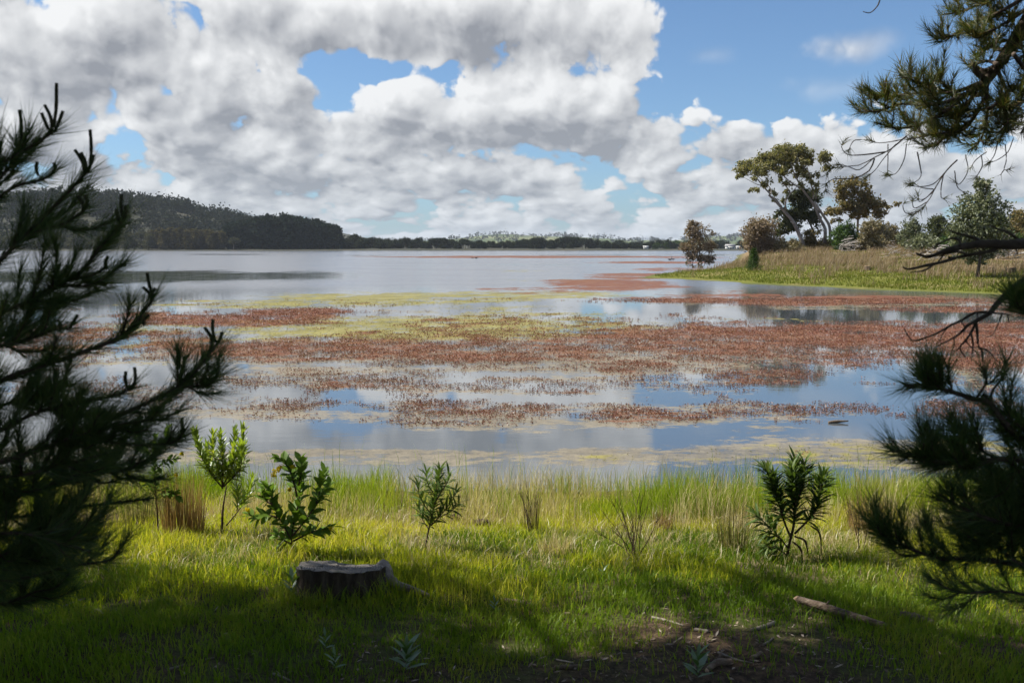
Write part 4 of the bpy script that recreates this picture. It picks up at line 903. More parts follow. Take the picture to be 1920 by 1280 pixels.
def stump():
    x0, y0, z0 = on_bank(636, 1108); s = y0 / F
    e = empty('tree_stump', (x0, y0, z0), 'wide old tree stump with a flat grey cut top', 'stump')
    n, m = 44, 9; th = np.linspace(0, 2 * math.pi, n, endpoint=False)
    fl = 1 + .035 * np.sin(3 * th + .6) + .025 * np.sin(7 * th + 2) + .015 * np.sin(15 * th) + rng.uniform(-.03, .03, n)
    R0, Hh = 84 * s, 46 * s; V = []; rim_z = .008 * np.sin(3 * th + 1) + rng.uniform(-.005, .005, n)
    root = np.exp(-((th - 6.0 + 2 * math.pi * (th < 3)) / .28) ** 2) if False else np.exp(-(np.minimum(abs(th - 6.05), 2 * math.pi - abs(th - 6.05)) / .3) ** 2)
    for j in range(m):
        t = j / (m - 1); fr = 1 + .16 * (1 - t) ** 2.2 + root * .34 * (1 - t) ** 1.8 - .04 * math.sin(t * 3)
        top = Hh * (1 + .07 * np.cos(th - 2.6)) - .050 * np.sin(th)
        V.append(np.stack([x0 + np.cos(th) * R0 * fl * fr, y0 + np.sin(th) * R0 * .9 * fl * fr, z0 - .06 + (top + rim_z * t + .06) * t + rng.uniform(-.004, .004, n)], -1) + np.stack([np.cos(th), np.sin(th), 0 * th], -1) * (rng.uniform(-.012, .012, n) * (1 if 0 < j < m - 1 else 0))[:, None])
    V = np.array(V); i = np.arange(m - 1)[:, None] * n + np.arange(n)[None]; j = np.arange(m - 1)[:, None] * n + (np.arange(n)[None] + 1) % n
    b = MB(); b.add(V.reshape(-1, 3), np.stack([i, j, j + n, i + n], -1).reshape(-1, 4)); b.build('bark', rough_mat('stump_bark', [(.016, .012, .009), (.055, .040, .028), (.12, .095, .07)], 18, 6, stretch=(1, 1, .3), bump=1, dist=.03), e, True)
    rim = V[-1]; cen = np.array([x0, y0, rim[:, 2].mean()]); b = MB(); rings = [rim * np.array([1, 1, 1]) + np.array([0, 0, .003])]
    for f in (.9, .7, .45, .2): rings.append(cen + (rim - cen) * f + np.stack([0 * th, 0 * th, rng.uniform(-.004, .005, n)], -1))
    rv = np.vstack(rings + [cen[None]]); k = len(rings); i = np.arange(k - 1)[:, None] * n + np.arange(n)[None]; j = np.arange(k - 1)[:, None] * n + (np.arange(n)[None] + 1) % n
    b.add(rv, np.stack([i, j, j + n, i + n], -1).reshape(-1, 4), np.stack([(k - 1) * n + np.arange(n), (k - 1) * n + (np.arange(n) + 1) % n, np.full(n, k * n)], -1))
    b.build('cut_top', stump_top_mat(), e, True)
    b = MB(); p = np.array([on_bank(718, 1092), on_bank(736, 1110), on_bank(770, 1113), on_bank(808, 1120)]); p[:, 2] += [.10, .055, .03, .005]
    b.tube(curve(p, 14), [.05, .034, .022, .010], 8, rough=.15); o = b.build('root', M['twigwood'], e, True); o['label'] = 'bleached surface root running right'
stump()
sx_, sy_, sz2 = on_bank(636, 1108); n = 420; a = rng.uniform(math.pi * .9, math.pi * 2.1, n); r = rng.uniform(.27, .40, n)
b = MB(); gx_ = sx_ + np.cos(a) * r; gy_ = sy_ + np.sin(a) * r; b.blades(np.stack([gx_, gy_, bank_z(gx_, gy_) - .005], -1), rng.uniform(.05, .17, n), .005, rng.uniform(.1, .7, n))
tag(b.build('stump_grass', M['lawn']), 'longer grass grown up against the foot of the stump', 'grass', kind='stuff')

# ---- herbs and shrubs of the bank
def leaf_mesh(L, W, curl=.12, segs=4):
    t = np.linspace(0, 1, segs + 1); w = W * np.sin(np.pi * np.clip(t * .93 + .05, 0, 1)) ** .8 * .5; z = -curl * L * t * t
    V = np.concatenate([np.stack([t * L, -w, z + .15 * w], -1), np.stack([t * L, 0 * t, z - .05 * w], -1), np.stack([t * L, w, z + .15 * w], -1)]); k = segs + 1
    i = np.arange(segs); f = np.concatenate([np.stack([i, i + 1, i + 1 + k, i + k], -1), np.stack([i + k, i + k + 1, i + 1 + 2 * k, i + 2 * k], -1)])
    return make_mesh('leaf', V, [f], True)
def leaf_rot(d, roll):
    d = Vector(d).normalized(); return (d.to_track_quat('X', 'Z') @ Vector((1, 0, 0)).rotation_difference(Vector((1, 0, 0)))).to_euler() if roll is None else (d.to_track_quat('X', 'Z').to_matrix().to_4x4() @ __import__('mathutils').Matrix.Rotation(roll, 4, 'X')).to_euler()
def herb(name, label, base, stems, leafm, mat, per, Lr, pitch, cat='shrub', stem_mat=None, Y=None, bare_to=.25, joined=False, r0=.007, curl=.1, group=None):
    """stems: pixel polylines in the plane of the plant (first starts at the base); leaves spiral round each stem"""
    x0, y0, z0 = on_bank(*base); e = empty(name, (x0, y0, z0), label, cat, group); o3 = np.array([x0, y0, z0]); n = 0; rest = []
    order = [0] + random.sample(range(1, len(stems)), len(stems) - 1)
    for si in order:
        st = stems[si]
        pts, rr, b0, pr = (list(st[0]), st[1], st[2], st[3]) if isinstance(st[0], (list, tuple)) and isinstance(st[0][0], (list, tuple)) else (list(st), r0, bare_to, per)
        dep = random.uniform(-.12, .12); q = np.array([P(px, py, y0) for px, py in pts]); q[:, 1] += np.linspace(0, dep, len(q))
        if si == 0: q[0] = o3 - np.array([0, 0, .02])
        c = curve(q, 16); b = MB(); b.tube(c, [rr, rr * .7, rr * .3], 6); so = b.build('stem', stem_mat or M['stem'], e, True)
        seg = np.linalg.norm(np.diff(c, axis=0), axis=1); cum = np.concatenate([[0], np.cumsum(seg)]); tot = cum[-1]
        cnt = int(tot * pr); J = MB()
        for k in range(cnt):
            t = b0 + (1 - b0) * (k + .5) / cnt; s = t * tot; p = np.array([np.interp(s, cum, c[:, a]) for a in range(3)]); tg = unit(np.array([np.interp(min(s + .01, tot), cum, c[:, a]) - np.interp(max(s - .01, 0), cum, c[:, a]) for a in range(3)]))
            an = k * 2.4 + random.uniform(-.4, .4); u = unit(np.cross(tg, [.3, .9, .2])); v = np.cross(tg, u); pt = pitch[0] + (pitch[1] - pitch[0]) * t + random.uniform(-.35, .35)
            d = tg * math.cos(pt) + (u * math.cos(an) + v * math.sin(an)) * math.sin(pt); L = random.uniform(*Lr) * (1.05 - .35 * abs(t - .45))
            if joined:
                J.cards(p[None], d[None], unit(tg + .3 * rand_dirs(1)[0])[None], np.array([L]), np.array([L * joined]), .1)
            else:
                n += 1; ro = leaf_rot(d, random.uniform(-.5, .5))
                if n <= 290: put('leaf', leafm, tuple(p - o3), ro, L, e)
                else: rest.append((p, np.array(ro.to_matrix()) * L))
        if joined and J.n:
            f = J.build('foliage', mat, so); f['kind'] = 'stuff'
    if rest:        # leaves past the first few hundred stay one part
        co = np.empty(len(leafm.vertices) * 3, np.float32); leafm.vertices.foreach_get('co', co); co = co.reshape(-1, 3); J = MB()
        fi = np.array([list(q.vertices) for q in leafm.polygons])
        for p, m in rest: J.add(p + co @ m.T, fi)
        J.build('foliage', leafm.materials[0], e, True)['kind'] = 'stuff'
    return e
M['stem'] = rough_mat('herb_stem', [(.035, .022, .014), (.09, .06, .035)], 60, 3, bump=.3, dist=.003)
M['gstem'] = rough_mat('green_stem', [(.05, .06, .02), (.10, .11, .04)], 60, 3, bump=.3, dist=.003)
M['bushleaf'] = leaf_mat('broad_leaf', [(.055, .115, .012), (.10, .175, .020), (.18, .24, .04)], .32, .015, .5)
M['lance'] = leaf_mat('lance_leaf', [(.040, .075, .014), (.070, .115, .022), (.12, .155, .04)], .32, .015, .5)
M['limeleaf'] = leaf_mat('lime_leaf', [(.14, .21, .016), (.22, .30, .028), (.32, .34, .05)], .45, .06)
M['petal'] = leaf_mat('yellow_petal', [(.55, .42, .02), (.70, .58, .03)], .3, 0)
bl = leaf_mesh(1, .58, .12); bl.materials.append(M['bushleaf'])
ll = leaf_mesh(1, .17, .28); ll.materials.append(M['lance'])
yl = leaf_mesh(1, .20, .06); yl.materials.append(M['limeleaf'])
def flowers(e, spots, y0):
    for px, py, r in spots:
        c = np.array(P(px, py, y0 - .05)); b = MB()
        for q in range(12):
            d = rand_dirs(7); p = c + rng.normal(size=3) * r * .5
            b.cards(np.repeat(p[None], 7, 0), d, rand_dirs(7), .014, .009)
        b.build('flower_head', M['petal'], e)
e = herb('flowering_shrub', 'broad leaved green shrub with yellow flowers behind the stump', (547, 1044), [
    [(547, 1044), (546, 1000), (556, 945), (560, 900), (556, 868)], [(545, 1010), (530, 985), (515, 960), (503, 925), (492, 912)], [(548, 1005), (572, 975), (592, 945), (602, 905), (608, 885)], [(557, 930), (548, 890), (535, 862), (521, 854)], [(560, 910), (566, 880), (567, 866)],
    [(520, 970), (500, 965), (478, 968), (466, 962)], [(548, 1015), (580, 1000), (606, 995), (622, 992)], [(510, 945), (490, 938), (484, 920)], [(546, 1020), (522, 1010), (512, 1004)], [(590, 950), (600, 935), (612, 915)]],
    bl, M['bushleaf'], 95, (.06, .10), (1.15, .6), bare_to=.18, stem_mat=M['stem'])
flowers(e, [(518, 882, .018), (512, 890, .018), (548, 875, .014), (543, 917, .008), (464, 956, .008), (620, 990, .008), (524, 876, .012)], e.location.y)
herb('lime_shrub', 'tall sunlit lime green shrub with narrow leaves on a bare stem', (416, 1006), [
    ([(416, 1006), (414, 960), (418, 915)], .013, .95, 5), ([(418, 915), (398, 885), (382, 850), (372, 805)], .007, .1, 260), ([(418, 912), (410, 880), (402, 845), (404, 812)], .006, .1, 260), ([(418, 910), (420, 870), (420, 830), (421, 808)], .006, .12, 260),
    ([(418, 910), (432, 880), (436, 845), (435, 812)], .006, .1, 260), ([(419, 912), (444, 885), (452, 850), (454, 805)], .007, .1, 260), ([(400, 890), (388, 870), (380, 842)], .005, .05, 260), ([(440, 892), (456, 870), (460, 830)], .005, .05, 260), ([(410, 900), (428, 875), (444, 852)], .004, .05, 260), ([(408, 898), (392, 880), (372, 872)], .004, .05, 120),
    ([(424, 985), (440, 965), (456, 940), (466, 905)], .006, .35, 170), ([(444, 958), (446, 930), (444, 912)], .004, .1, 160)],
    yl, M['limeleaf'], 190, (.062, .10), (1.1, .4), stem_mat=M['stem'])
herb('shaded_shrub', 'dark stemmed shrub half hidden behind the left pine', (297, 1006), [
    ([(297, 1006), (294, 950), (290, 900), (288, 850), (292, 815)], .008, .45, 90), ([(290, 918), (312, 918), (332, 920), (346, 925)], .005, .25, 110), ([(288, 860), (270, 840), (262, 815)], .005, .1, 100), ([(290, 850), (310, 825), (316, 800)], .005, .1, 100), ([(290, 880), (318, 862), (338, 855)], .005, .1, 100), ([(292, 930), (272, 905), (258, 895)], .004, .1, 90)],
    bl, M['bushleaf'], 100, (.04, .07), (1.1, .6), stem_mat=M['stem'])
flowers(bpy.data.objects['shaded_shrub'], [(341, 850, .012), (331, 890, .010)], bpy.data.objects['shaded_shrub'].location.y)
herb('slender_shrub', 'slender dark shrub with narrow leaves standing alone mid bank', (795, 1034), [
    ([(795, 1034), (802, 1000), (812, 955), (818, 915), (824, 885)], .008, .32, 260), ([(808, 985), (828, 965), (845, 945), (853, 930)], .005, .2, 130), ([(810, 965), (795, 945), (786, 925), (784, 905)], .005, .15, 130), ([(814, 945), (828, 920), (840, 900), (843, 885)], .005, .15, 130), ([(816, 930), (802, 905), (800, 885)], .004, .15, 130), ([(804, 992), (790, 975), (782, 955)], .004, .3, 110), ([(826, 968), (845, 960), (862, 945)], .004, .3, 120)],
    ll, M['lance'], 200, (.07, .12), (1.25, .6))
herb('lance_leaved_shrub', 'large dark green shrub with long narrow leaves at right', (1474, 1052), [
    ([(1474, 1052), (1482, 1020), (1492, 985), (1495, 940), (1497, 895), (1500, 870)], .011, .38, 260), ([(1484, 1010), (1470, 975), (1460, 935), (1446, 900), (1436, 880)], .008, .25, 260), ([(1490, 1000), (1512, 975), (1528, 950), (1536, 905), (1540, 885)], .008, .25, 260), ([(1494, 950), (1486, 910), (1484, 880)], .006, .15, 260), ([(1496, 940), (1510, 900), (1514, 872)], .006, .15, 260),
    ([(1466, 960), (1456, 925), (1456, 890)], .005, .1, 260), ([(1480, 1030), (1460, 1005), (1440, 985), (1420, 968)], .006, .2, 160), ([(1462, 1008), (1446, 1000), (1430, 1005)], .005, .1, 160), ([(1476, 1040), (1452, 1025), (1436, 1022)], .005, .1, 160), ([(1530, 945), (1545, 915), (1549, 895)], .005, .1, 100)],
    ll, M['lance'], 150, (.08, .15), (1.2, .55))
# dead hanging leaves of the large shrub
e = bpy.data.objects['lance_leaved_shrub']; b = MB()
for pts in ([(1490, 1005), (1510, 1015), (1517, 1050)], [(1520, 985), (1537, 1000), (1540, 1040)], [(1486, 1015), (1502, 1030), (1504, 1055)]):
    b.tube(curve([P(px, py, e.location.y - .03) for px, py in pts], 8), [.006, .008, .002], 5, rough=.3)
b.build('withered_stem', M['stem'], e)

def rush(name, label, base, w, top, n, mat, spread=.35, wb=.004, cat='rushes', bend=.3):
    x0, y0, z0 = on_bank(*base); e = empty(name, (x0, y0, z0), label, cat); k = y0 / F
    a = rng.uniform(0, 6.28, n); r = w * k * .35 * np.sqrt(rng.uniform(0, 1, n)); bx = np.stack([x0 + r * np.cos(a), y0 + r * np.sin(a) * .8, np.zeros(n)], -1); bx[:, 2] = bank_z(bx[:, 0], bx[:, 1]) - .01
    h = (base[1] - top) * k * rng.uniform(.45, 1.05, n)
    b = MB(); b.blades(bx, h, wb, np.abs(rng.normal(0, spread, n)).clip(0, .8), az=a + rng.normal(0, .5, n)); o = b.build('stalks', mat, e); o['kind'] = 'stuff'; return e
M['rustrush'] = leaf_mat('rust_rush', [(.16, .085, .035), (.27, .16, .07), (.36, .27, .13)], .35, .03)
M['olivrush'] = leaf_mat('olive_rush', [(.07, .075, .02), (.14, .125, .04), (.20, .15, .07)], .35, .03)
M['darkrush'] = leaf_mat('dark_rush', [(.05, .04, .025), (.11, .085, .045)], .25, .03)
rush('rust_rush_clump', 'rust orange clump of dry rushes left of the lime shrub', (345, 1004), 110, 850, 420, M['rustrush'], .16)
rush('dark_rush_clump', 'narrow clump of dark upright stalks in the centre', (996, 1002), 36, 890, 60, M['darkrush'], .10)
rush('green_rush_clump', 'loose clump of olive rushes left of the large shrub', (1376, 1032), 80, 905, 120, M['olivrush'], .28)
rush('red_rush_clump', 'reddish dry rush clump near the right pine', (1626, 1010), 100, 890, 240, M['rustrush'], .20)
rush('brown_tussock', 'small brown tussock right of the dead weed', (1242, 1000), 46, 935, 130, M['rustrush'], .35)
rush('straw_tussock', 'pale straw tussock at the sedge edge right of centre', (1310, 950), 70, 890, 160, M['straw'], .4)
rush('olive_rushes', 'olive rushes beside the dark stemmed shrub', (262, 990), 90, 890, 160, M['olivrush'], .2)
rush('grey_tussock', 'greyish tussock at the shade edge in the centre', (1040, 1040), 90, 985, 200, M['straw'], .4)
# dead weed: a fan of bare dark stems
def dead_weed(name, label, base, tips, r=.004):
    x0, y0, z0 = on_bank(*base); e = empty(name, (x0, y0, z0), label, 'weed')
    for px, py in tips:
        q = np.array(P(px, py, y0 + random.uniform(-.25, .25))); o = np.array([x0 + random.uniform(-.03, .03), y0, z0 - .02]); m = o + (q - o) * .5 + np.array([random.uniform(-.03, .03), 0, .02])
        b = MB(); c = curve([o, m, q], 10); b.tube(c, [r, r * .7, r * .3], 5)
        for k in range(5):
            p = c[random.randint(4, len(c) - 2)]; d = (q - o) * random.uniform(.12, .25) + np.array([random.uniform(-.06, .06), random.uniform(-.05, .05), .02]); b.tube([p, p + d], [r * .5, r * .2], 4)
        b.build('stem', M['stem'], e)
dead_weed('dead_weed', 'bare dark fan shaped dead weed in the middle right', (1190, 1052), [(1130, 960), (1148, 940), (1160, 930), (1175, 955), (1195, 935), (1205, 925), (1215, 950), (1232, 975), (1140, 985), (1120, 1000), (1185, 960), (1245, 1035), (1165, 975)])
dead_weed('dry_stalks', 'few leaning dry stalks behind the centre rushes', (1000, 1004), [(970, 900), (978, 925), (985, 905), (1006, 915)], .003)
dead_weed('leaning_stalk', 'pale leaning stalks right of the large shrub', (1612, 1042), [(1588, 938), (1600, 950), (1630, 960)], .003)
# small leafy weeds
def rosette(label, base, n, L, mat, up=.5):
    x0, y0, z0 = on_bank(*base); e = empty('leafy_weed', (x0, y0, z0), label, 'weed', 'small leafy weeds')
    for k in range(n):
        a = k * 2.4; t = k / n; d = (math.cos(a), math.sin(a), up + 1.3 * t); put('leaf', mat, (0, 0, .02 + L * 1.1 * t), leaf_rot(d, random.uniform(-.3, .3)), L * random.uniform(.7, 1.1), e)
wl = leaf_mesh(1, .26, .2); wl.materials.append(leaf_mat('weed_leaf', [(.05, .11, .02), (.09, .16, .03)], .3, .08))
rosette('bright green weed against the front left of the stump', (548, 1120), 9, .10, wl)
rosette('bushy green weed at the bottom left of centre', (762, 1262), 22, .10, wl)
rosette('upright green weed at the bottom right of centre', (1308, 1278), 14, .10, wl)
rosette('tiny pale weed right of the stump root', (928, 1152), 7, .05, wl)
rosette('tiny green weed in the shaded grass centre right', (1132, 1082), 8, .05, wl)
rosette('little weed left of the bushy one at the bottom', (628, 1262), 8, .06, wl)
rosette('green weed at the far left bottom beside pale stick', (610, 1222), 7, .06, wl)

# ------------------------------------------------------------------ the pines that frame the view
def shoot_needles(nb, c, per_m, L, W, spread=(.35, .95), start=0.0):
    seg = np.linalg.norm(np.diff(c, axis=0), axis=1); cum = np.concatenate([[0], np.cumsum(seg)]); tot = cum[-1]; n = max(4, int(tot * per_m * (1 - start)))
    s = rng.uniform(start, 1.0, n) * tot; p = np.stack([np.interp(s, cum, c[:, a]) for a in range(3)], -1)
    tg = unit(np.stack([np.interp(np.minimum(s + .02, tot), cum, c[:, a]) - np.interp(np.maximum(s - .02, 0), cum, c[:, a]) for a in range(3)], -1))
    rd = unit(np.cross(tg, rand_dirs(n))); an = rng.uniform(spread[0], spread[1], n)[:, None]; d = unit(tg * np.cos(an) + rd * np.sin(an) + np.array([0, 0, .08]))
    nb.needles(p, d, L * rng.uniform(.7, 1.15, n), W)
def pine_branch(tree, pts, r, side, per_m, L, W, mat, candles=(), bark=None, up=.5, start=.0, side_len=(.12, .30), spread=(.35, .95), cand_r=.0040, nstart=0.0):
    """one branch: pts = [(px, py, depth)]; side = number of side shoots; candles = [(px, py)] tips of upright buds"""
    q = np.array([P(*p) for p in pts]); c = curve(q, 22); b = MB(); b.tube(c, r, 7, rough=.06); nb = MB()
    shoot_needles(nb, c, per_m, L, W, spread, nstart)
    k = len(c)
    for i in range(side):
        tt_ = random.uniform(0, .86); j = int((start + (1 - start) * tt_) * (k - 2)); p = c[j]; tg = unit(c[j + 1] - c[j]); sd = unit(np.cross(tg, rand_dirs(1)[0])); ln = random.uniform(*side_len) * (1 - .5 * tt_)
        d = unit(tg * .75 + sd * .75 + np.array([0, 0, up * .5])); e1 = p + d * ln * .5; e2 = e1 + unit(d + np.array([0, 0, up])) * ln * .5
        cc = curve([p, e1, e2], 8); b.tube(cc, [r[-1] * .9, r[-1] * .6], 5); shoot_needles(nb, cc, per_m * 1.1, L * .95, W, spread)
    o = b.build('branch', bark or M['pinebark'], tree, True)
    if nb.n: nb.build('needles', mat, o)['kind'] = 'stuff'
    Yd = pts[-1][2]
    for cd in candles:
        px, py, bx, by = cd; a = np.array(P(bx, by, Yd)); t = np.array(P(px, py, Yd)); m = (a + t) / 2 + np.array([.004 * random.choice((-1, 1)), 0, 0]) - (t - a)[0] * np.array([.15, 0, 0])
        b = MB(); b.tube(curve([a, m, t], 12), [cand_r * .8, cand_r * 1.05, cand_r], 7, rough=.10); b.build('candle', M['candle'], o, True)
    return o
def trunk(tree, pts, r, mat=None):
    b = MB(); b.tube(curve(pts, 20), r, 12, rough=.07); b.build('trunk', mat or M['pinebark'], tree, True)

# ---- left pine
gx, gy = -2.25, 2.9; gz = float(bank_z(np.array([gx]), np.array([gy]))[0])
LP = empty('pine_tree', (gx, gy, gz), 'dark young pine with upright candles filling the left edge', 'tree')
trunk(LP, [(gx, gy, gz - .2), (gx + .05, gy, gz + 2), (gx, gy + .05, gz + 5)], [.09, .07, .03])
D0 = 2.35; nm = M['needle']; NL, NW = .095, .0019
B = lambda pts, r, side, cand=(), per=1050, **k: pine_branch(LP, pts, [r[0] * .5] + [max(v * .55, .0030) for v in r[1:]], max(2, int(side * (.85 if pts[-1][1] > 580 else .5))), per * 1.0, NL, NW, nm, cand, spread=(.15, .75), **k)
B([(-330, 560, 2.8), (-120, 380, 2.6), (0, 307, D0), (42, 285, D0), (99, 248, D0)], [.012, .008, .0045], 9, [(106, 156, 101, 240), (84, 197, 97, 246), (78, 212, 95, 250), (118, 208, 103, 246)], side_len=(.08, .16))
B([(-300, 620, 2.8), (-80, 430, 2.5), (-10, 345, D0), (28, 300, D0), (38, 275, D0)], [.010, .007, .004], 8, [(37, 206, 38, 278)], side_len=(.08, .16))
B([(-300, 640, 2.7), (-60, 420, 2.5), (0, 370, D0), (30, 349, D0), (80, 336, D0), (101, 322, D0)], [.010, .007, .004], 8, [(101, 305, 100, 326), (70, 303, 72, 330)], side_len=(.08, .18))
B([(-330, 800, 2.8), (-120, 600, 2.6), (0, 488, D0), (55, 433, D0), (131, 357, D0), (162, 323, D0)], [.014, .009, .0045], 14, [(169, 243, 168, 318), (140, 281, 158, 326), (152, 286, 160, 324), (176, 290, 164, 322)])
B([(20, 470, 2.4), (55, 440, D0), (118, 420, D0), (150, 400, D0), (158, 391, D0)], [.007, .005, .0035], 6, [(146, 368, 155, 396), (160, 366, 160, 393)], side_len=(.08, .18))
B([(-330, 860, 2.8), (-120, 660, 2.6), (0, 589, D0), (84, 551, D0), (156, 505, D0), (181, 471, D0), (230, 416, D0)], [.014, .009, .0045], 18, [(228, 364, 232, 412), (219, 392, 226, 418), (234, 385, 233, 410)])
B([(60, 560, 2.4), (118, 526, D0), (169, 517, D0), (198, 502, D0)], [.007, .005, .0035], 8, [(202, 480, 200, 505)], side_len=(.08, .18))
B([(-330, 900, 2.7), (-120, 780, 2.5), (0, 714, D0), (84, 684, D0), (169, 655, D0), (211, 638, D0), (253, 606, D0), (287, 560, D0)], [.013, .009, .0045], 16, [(276, 511, 287, 556), (268, 538, 283, 564), (291, 540, 288, 558), (279, 590, 270, 610)], side_len=(.10, .22))
B([(-200, 700, 2.3), (-60, 660, 2.3), (40, 640, D0), (90, 622, D0), (130, 615, D0)], [.010, .007, .004], 12, [(108, 598, 112, 622), (145, 590, 130, 616), (53, 612, 60, 634), (37, 618, 38, 640)], side_len=(.08, .18))
B([(-330, 1000, 2.8), (-120, 900, 2.6), (0, 866, D0), (76, 842, D0), (139, 819, D0), (236, 773, D0), (333, 726, D0), (380, 680, D0), (405, 646, D0)], [.016, .010, .0045], 22, [(399, 598, 404, 642), (383, 613, 398, 652), (416, 622, 407, 646), (331, 645, 335, 690)], side_len=(.10, .20))
B([(300, 745, D0), (337, 727, D0), (375, 722, D0), (405, 708, D0)], [.006, .004], 5, [(409, 671, 405, 708)], side_len=(.07, .14))
B([(-330, 960, 2.7), (-100, 850, 2.5), (0, 807, D0), (51, 781, D0), (114, 760, D0), (211, 743, D0), (250, 725, D0)], [.013, .008, .0045], 18, [(252, 688, 250, 725), (236, 696, 240, 730)], side_len=(.10, .24))
B([(100, 830, 2.4), (139, 819, D0), (236, 832, D0), (312, 832, D0), (337, 819, D0)], [.008, .006, .004], 10, [(341, 783, 338, 820)], side_len=(.07, .16))
B([(120, 825, 2.3), (200, 800, 2.3), (260, 790, 2.3), (300, 778, 2.3)], [.006, .004], 8, side_len=(.07, .18))
# darker lower boughs
for i, (pts, sd) in enumerate((([(-330, 1060, 2.9), (-60, 1050, 2.7), (0, 1041, 2.5), (84, 1013, 2.5), (160, 992, 2.5), (194, 963, 2.5)], 26), ([(-330, 1000, 2.8), (-60, 960, 2.6), (60, 920, 2.5), (160, 890, 2.5), (240, 880, 2.5), (265, 860, 2.5)], 30), ([(-330, 1100, 3.0), (-60, 1100, 2.8), (60, 1080, 2.6), (140, 1060, 2.6), (205, 1050, 2.6), (224, 1030, 2.6)], 14),
                                ([(-330, 1000, 2.8), (-60, 1000, 2.6), (40, 1000, 2.4), (120, 1020, 2.4), (170, 1035, 2.4)], 20), ([(-330, 1150, 3.0), (-60, 1140, 2.8), (40, 1120, 2.7), (90, 1090, 2.7), (100, 1060, 2.7)], 24), ([(-330, 900, 2.8), (-100, 900, 2.6), (40, 890, 2.4), (120, 870, 2.4), (200, 850, 2.4)], 26), ([(-330, 950, 2.9), (-100, 960, 2.7), (20, 970, 2.6), (150, 950, 2.6), (280, 935, 2.6)], 22),
                                ([(-330, 760, 2.8), (-120, 760, 2.6), (0, 760, 2.5), (80, 730, 2.5), (140, 720, 2.5)], 18), ([(-300, 640, 2.8), (-120, 640, 2.6), (0, 640, 2.5), (80, 600, 2.5), (130, 560, 2.5)], 14), ([(-300, 1050, 2.8), (-120, 1060, 2.6), (-20, 1060, 2.5), (40, 1040, 2.5), (90, 1050, 2.5)], 24))):
    B(pts, [.012, .008, .004], int(sd * 1.25), per=950, side_len=(.10, .26))

# ---- right pine: low boughs, the drooping bough above, bare dead branches
gx, gy = 4.3, 3.6; gz = float(bank_z(np.array([gx]), np.array([gy]))[0])
RP = empty('pine_tree', (gx, gy, gz), 'old pine at the right edge with a drooping upper bough and dead branches', 'tree')
trunk(RP, [(gx, gy, gz - .2), (gx - .05, gy, gz + 3), (gx + .15, gy - .1, gz + 7), (gx + .1, gy, gz + 11)], [.22, .19, .15, .08])
D1 = 2.5
def tuft(pts, side, r=(.010, .006, .004), per=820, L=.092, sl=(.05, .14), **k): return pine_branch(RP, pts, [v * .7 for v in r], max(1, int(side * .68)), per, L, .0022, nm, k.pop('cand', ()), start=k.pop('start', .3), side_len=sl, spread=(.25, .85), nstart=k.pop('nstart', .25), **k)
tuft([(2250, 1080, 3.0), (2000, 900, 2.7), (1890, 800, D1), (1858, 757, D1), (1820, 746, D1), (1770, 730, D1), (1735, 722, D1), (1700, 724, D1)], 26, (.018, .012, .008, .005), nstart=.68, start=.7, sl=(.05, .11), up=1.1)
tuft([(1858, 757, D1), (1860, 735, D1), (1872, 718, D1), (1880, 708, D1)], 0, (.005, .004), nstart=.75, cand=[(1843, 738, 1856, 758)])
tuft([(1830, 748, D1), (1848, 720, D1), (1850, 705, D1)], 3, (.005, .004), nstart=.5, sl=(.03, .06), cand=[(1848, 690, 1850, 712)])
tuft([(2200, 1000, 2.9), (2000, 900, 2.7), (1900, 860, D1), (1830, 868, D1), (1775, 868, D1), (1720, 855, D1), (1672, 845, D1)], 40, (.014, .009, .005), nstart=.42, start=.4, sl=(.07, .17), up=.9)
tuft([(2100, 900, 2.7), (1960, 830, 2.6), (1900, 790, D1), (1880, 770, D1)], 16, nstart=.3, sl=(.07, .16))
tuft([(1900, 870, D1), (1850, 850, D1), (1815, 820, D1), (1800, 800, D1)], 10, (.007, .005), nstart=.3, sl=(.06, .12), up=.9)
tuft([(2200, 1050, 2.9), (2000, 1000, 2.7), (1880, 980, D1), (1800, 950, D1), (1760, 925, D1)], 24, (.012, .008, .004), nstart=.35, start=.4, sl=(.06, .16))
tuft([(2250, 1150, 3.0), (2000, 1080, 2.8), (1860, 1050, 2.6), (1760, 1045, 2.6), (1690, 1020, 2.6), (1650, 990, 2.6), (1636, 975, 2.6)], 34, (.013, .008, .004), nstart=.42, start=.45, sl=(.06, .14), up=.7)
tuft([(2250, 1130, 3.0), (2050, 1100, 2.8), (1920, 1060, 2.6), (1840, 1000, 2.6), (1780, 960, 2.6)], 30, (.012, .008, .004), nstart=.3, start=.3, sl=(.08, .2))
tuft([(2250, 960, 2.9), (2050, 920, 2.7), (1930, 880, 2.55), (1880, 900, 2.55), (1830, 920, 2.55)], 34, (.012, .008, .004), nstart=.25, start=.3, sl=(.08, .2))
tuft([(2250, 880, 2.9), (2050, 860, 2.7), (1960, 830, 2.55), (1920, 800, 2.55)], 22, (.012, .008, .004), nstart=.25, start=.3, sl=(.08, .2))
tuft([(2250, 1200, 3.0), (2050, 1150, 2.8), (1900, 1110, 2.7), (1800, 1110, 2.7), (1740, 1080, 2.7)], 14, (.010, .006, .003), per=700, nstart=.4, start=.4, sl=(.08, .2))
tuft([(2250, 1080, 3.0), (2050, 1030, 2.8), (1930, 1000, 2.6), (1850, 1010, 2.6), (1800, 1030, 2.6)], 26, (.010, .006, .003), nstart=.3, start=.3, sl=(.08, .2))
tuft([(2150, 640, 2.8), (2000, 620, 2.6), (1950, 600, D1), (1915, 580, D1), (1905, 560, D1)], 12, (.008, .005, .004), nstart=.5, start=.5, sl=(.05, .10))
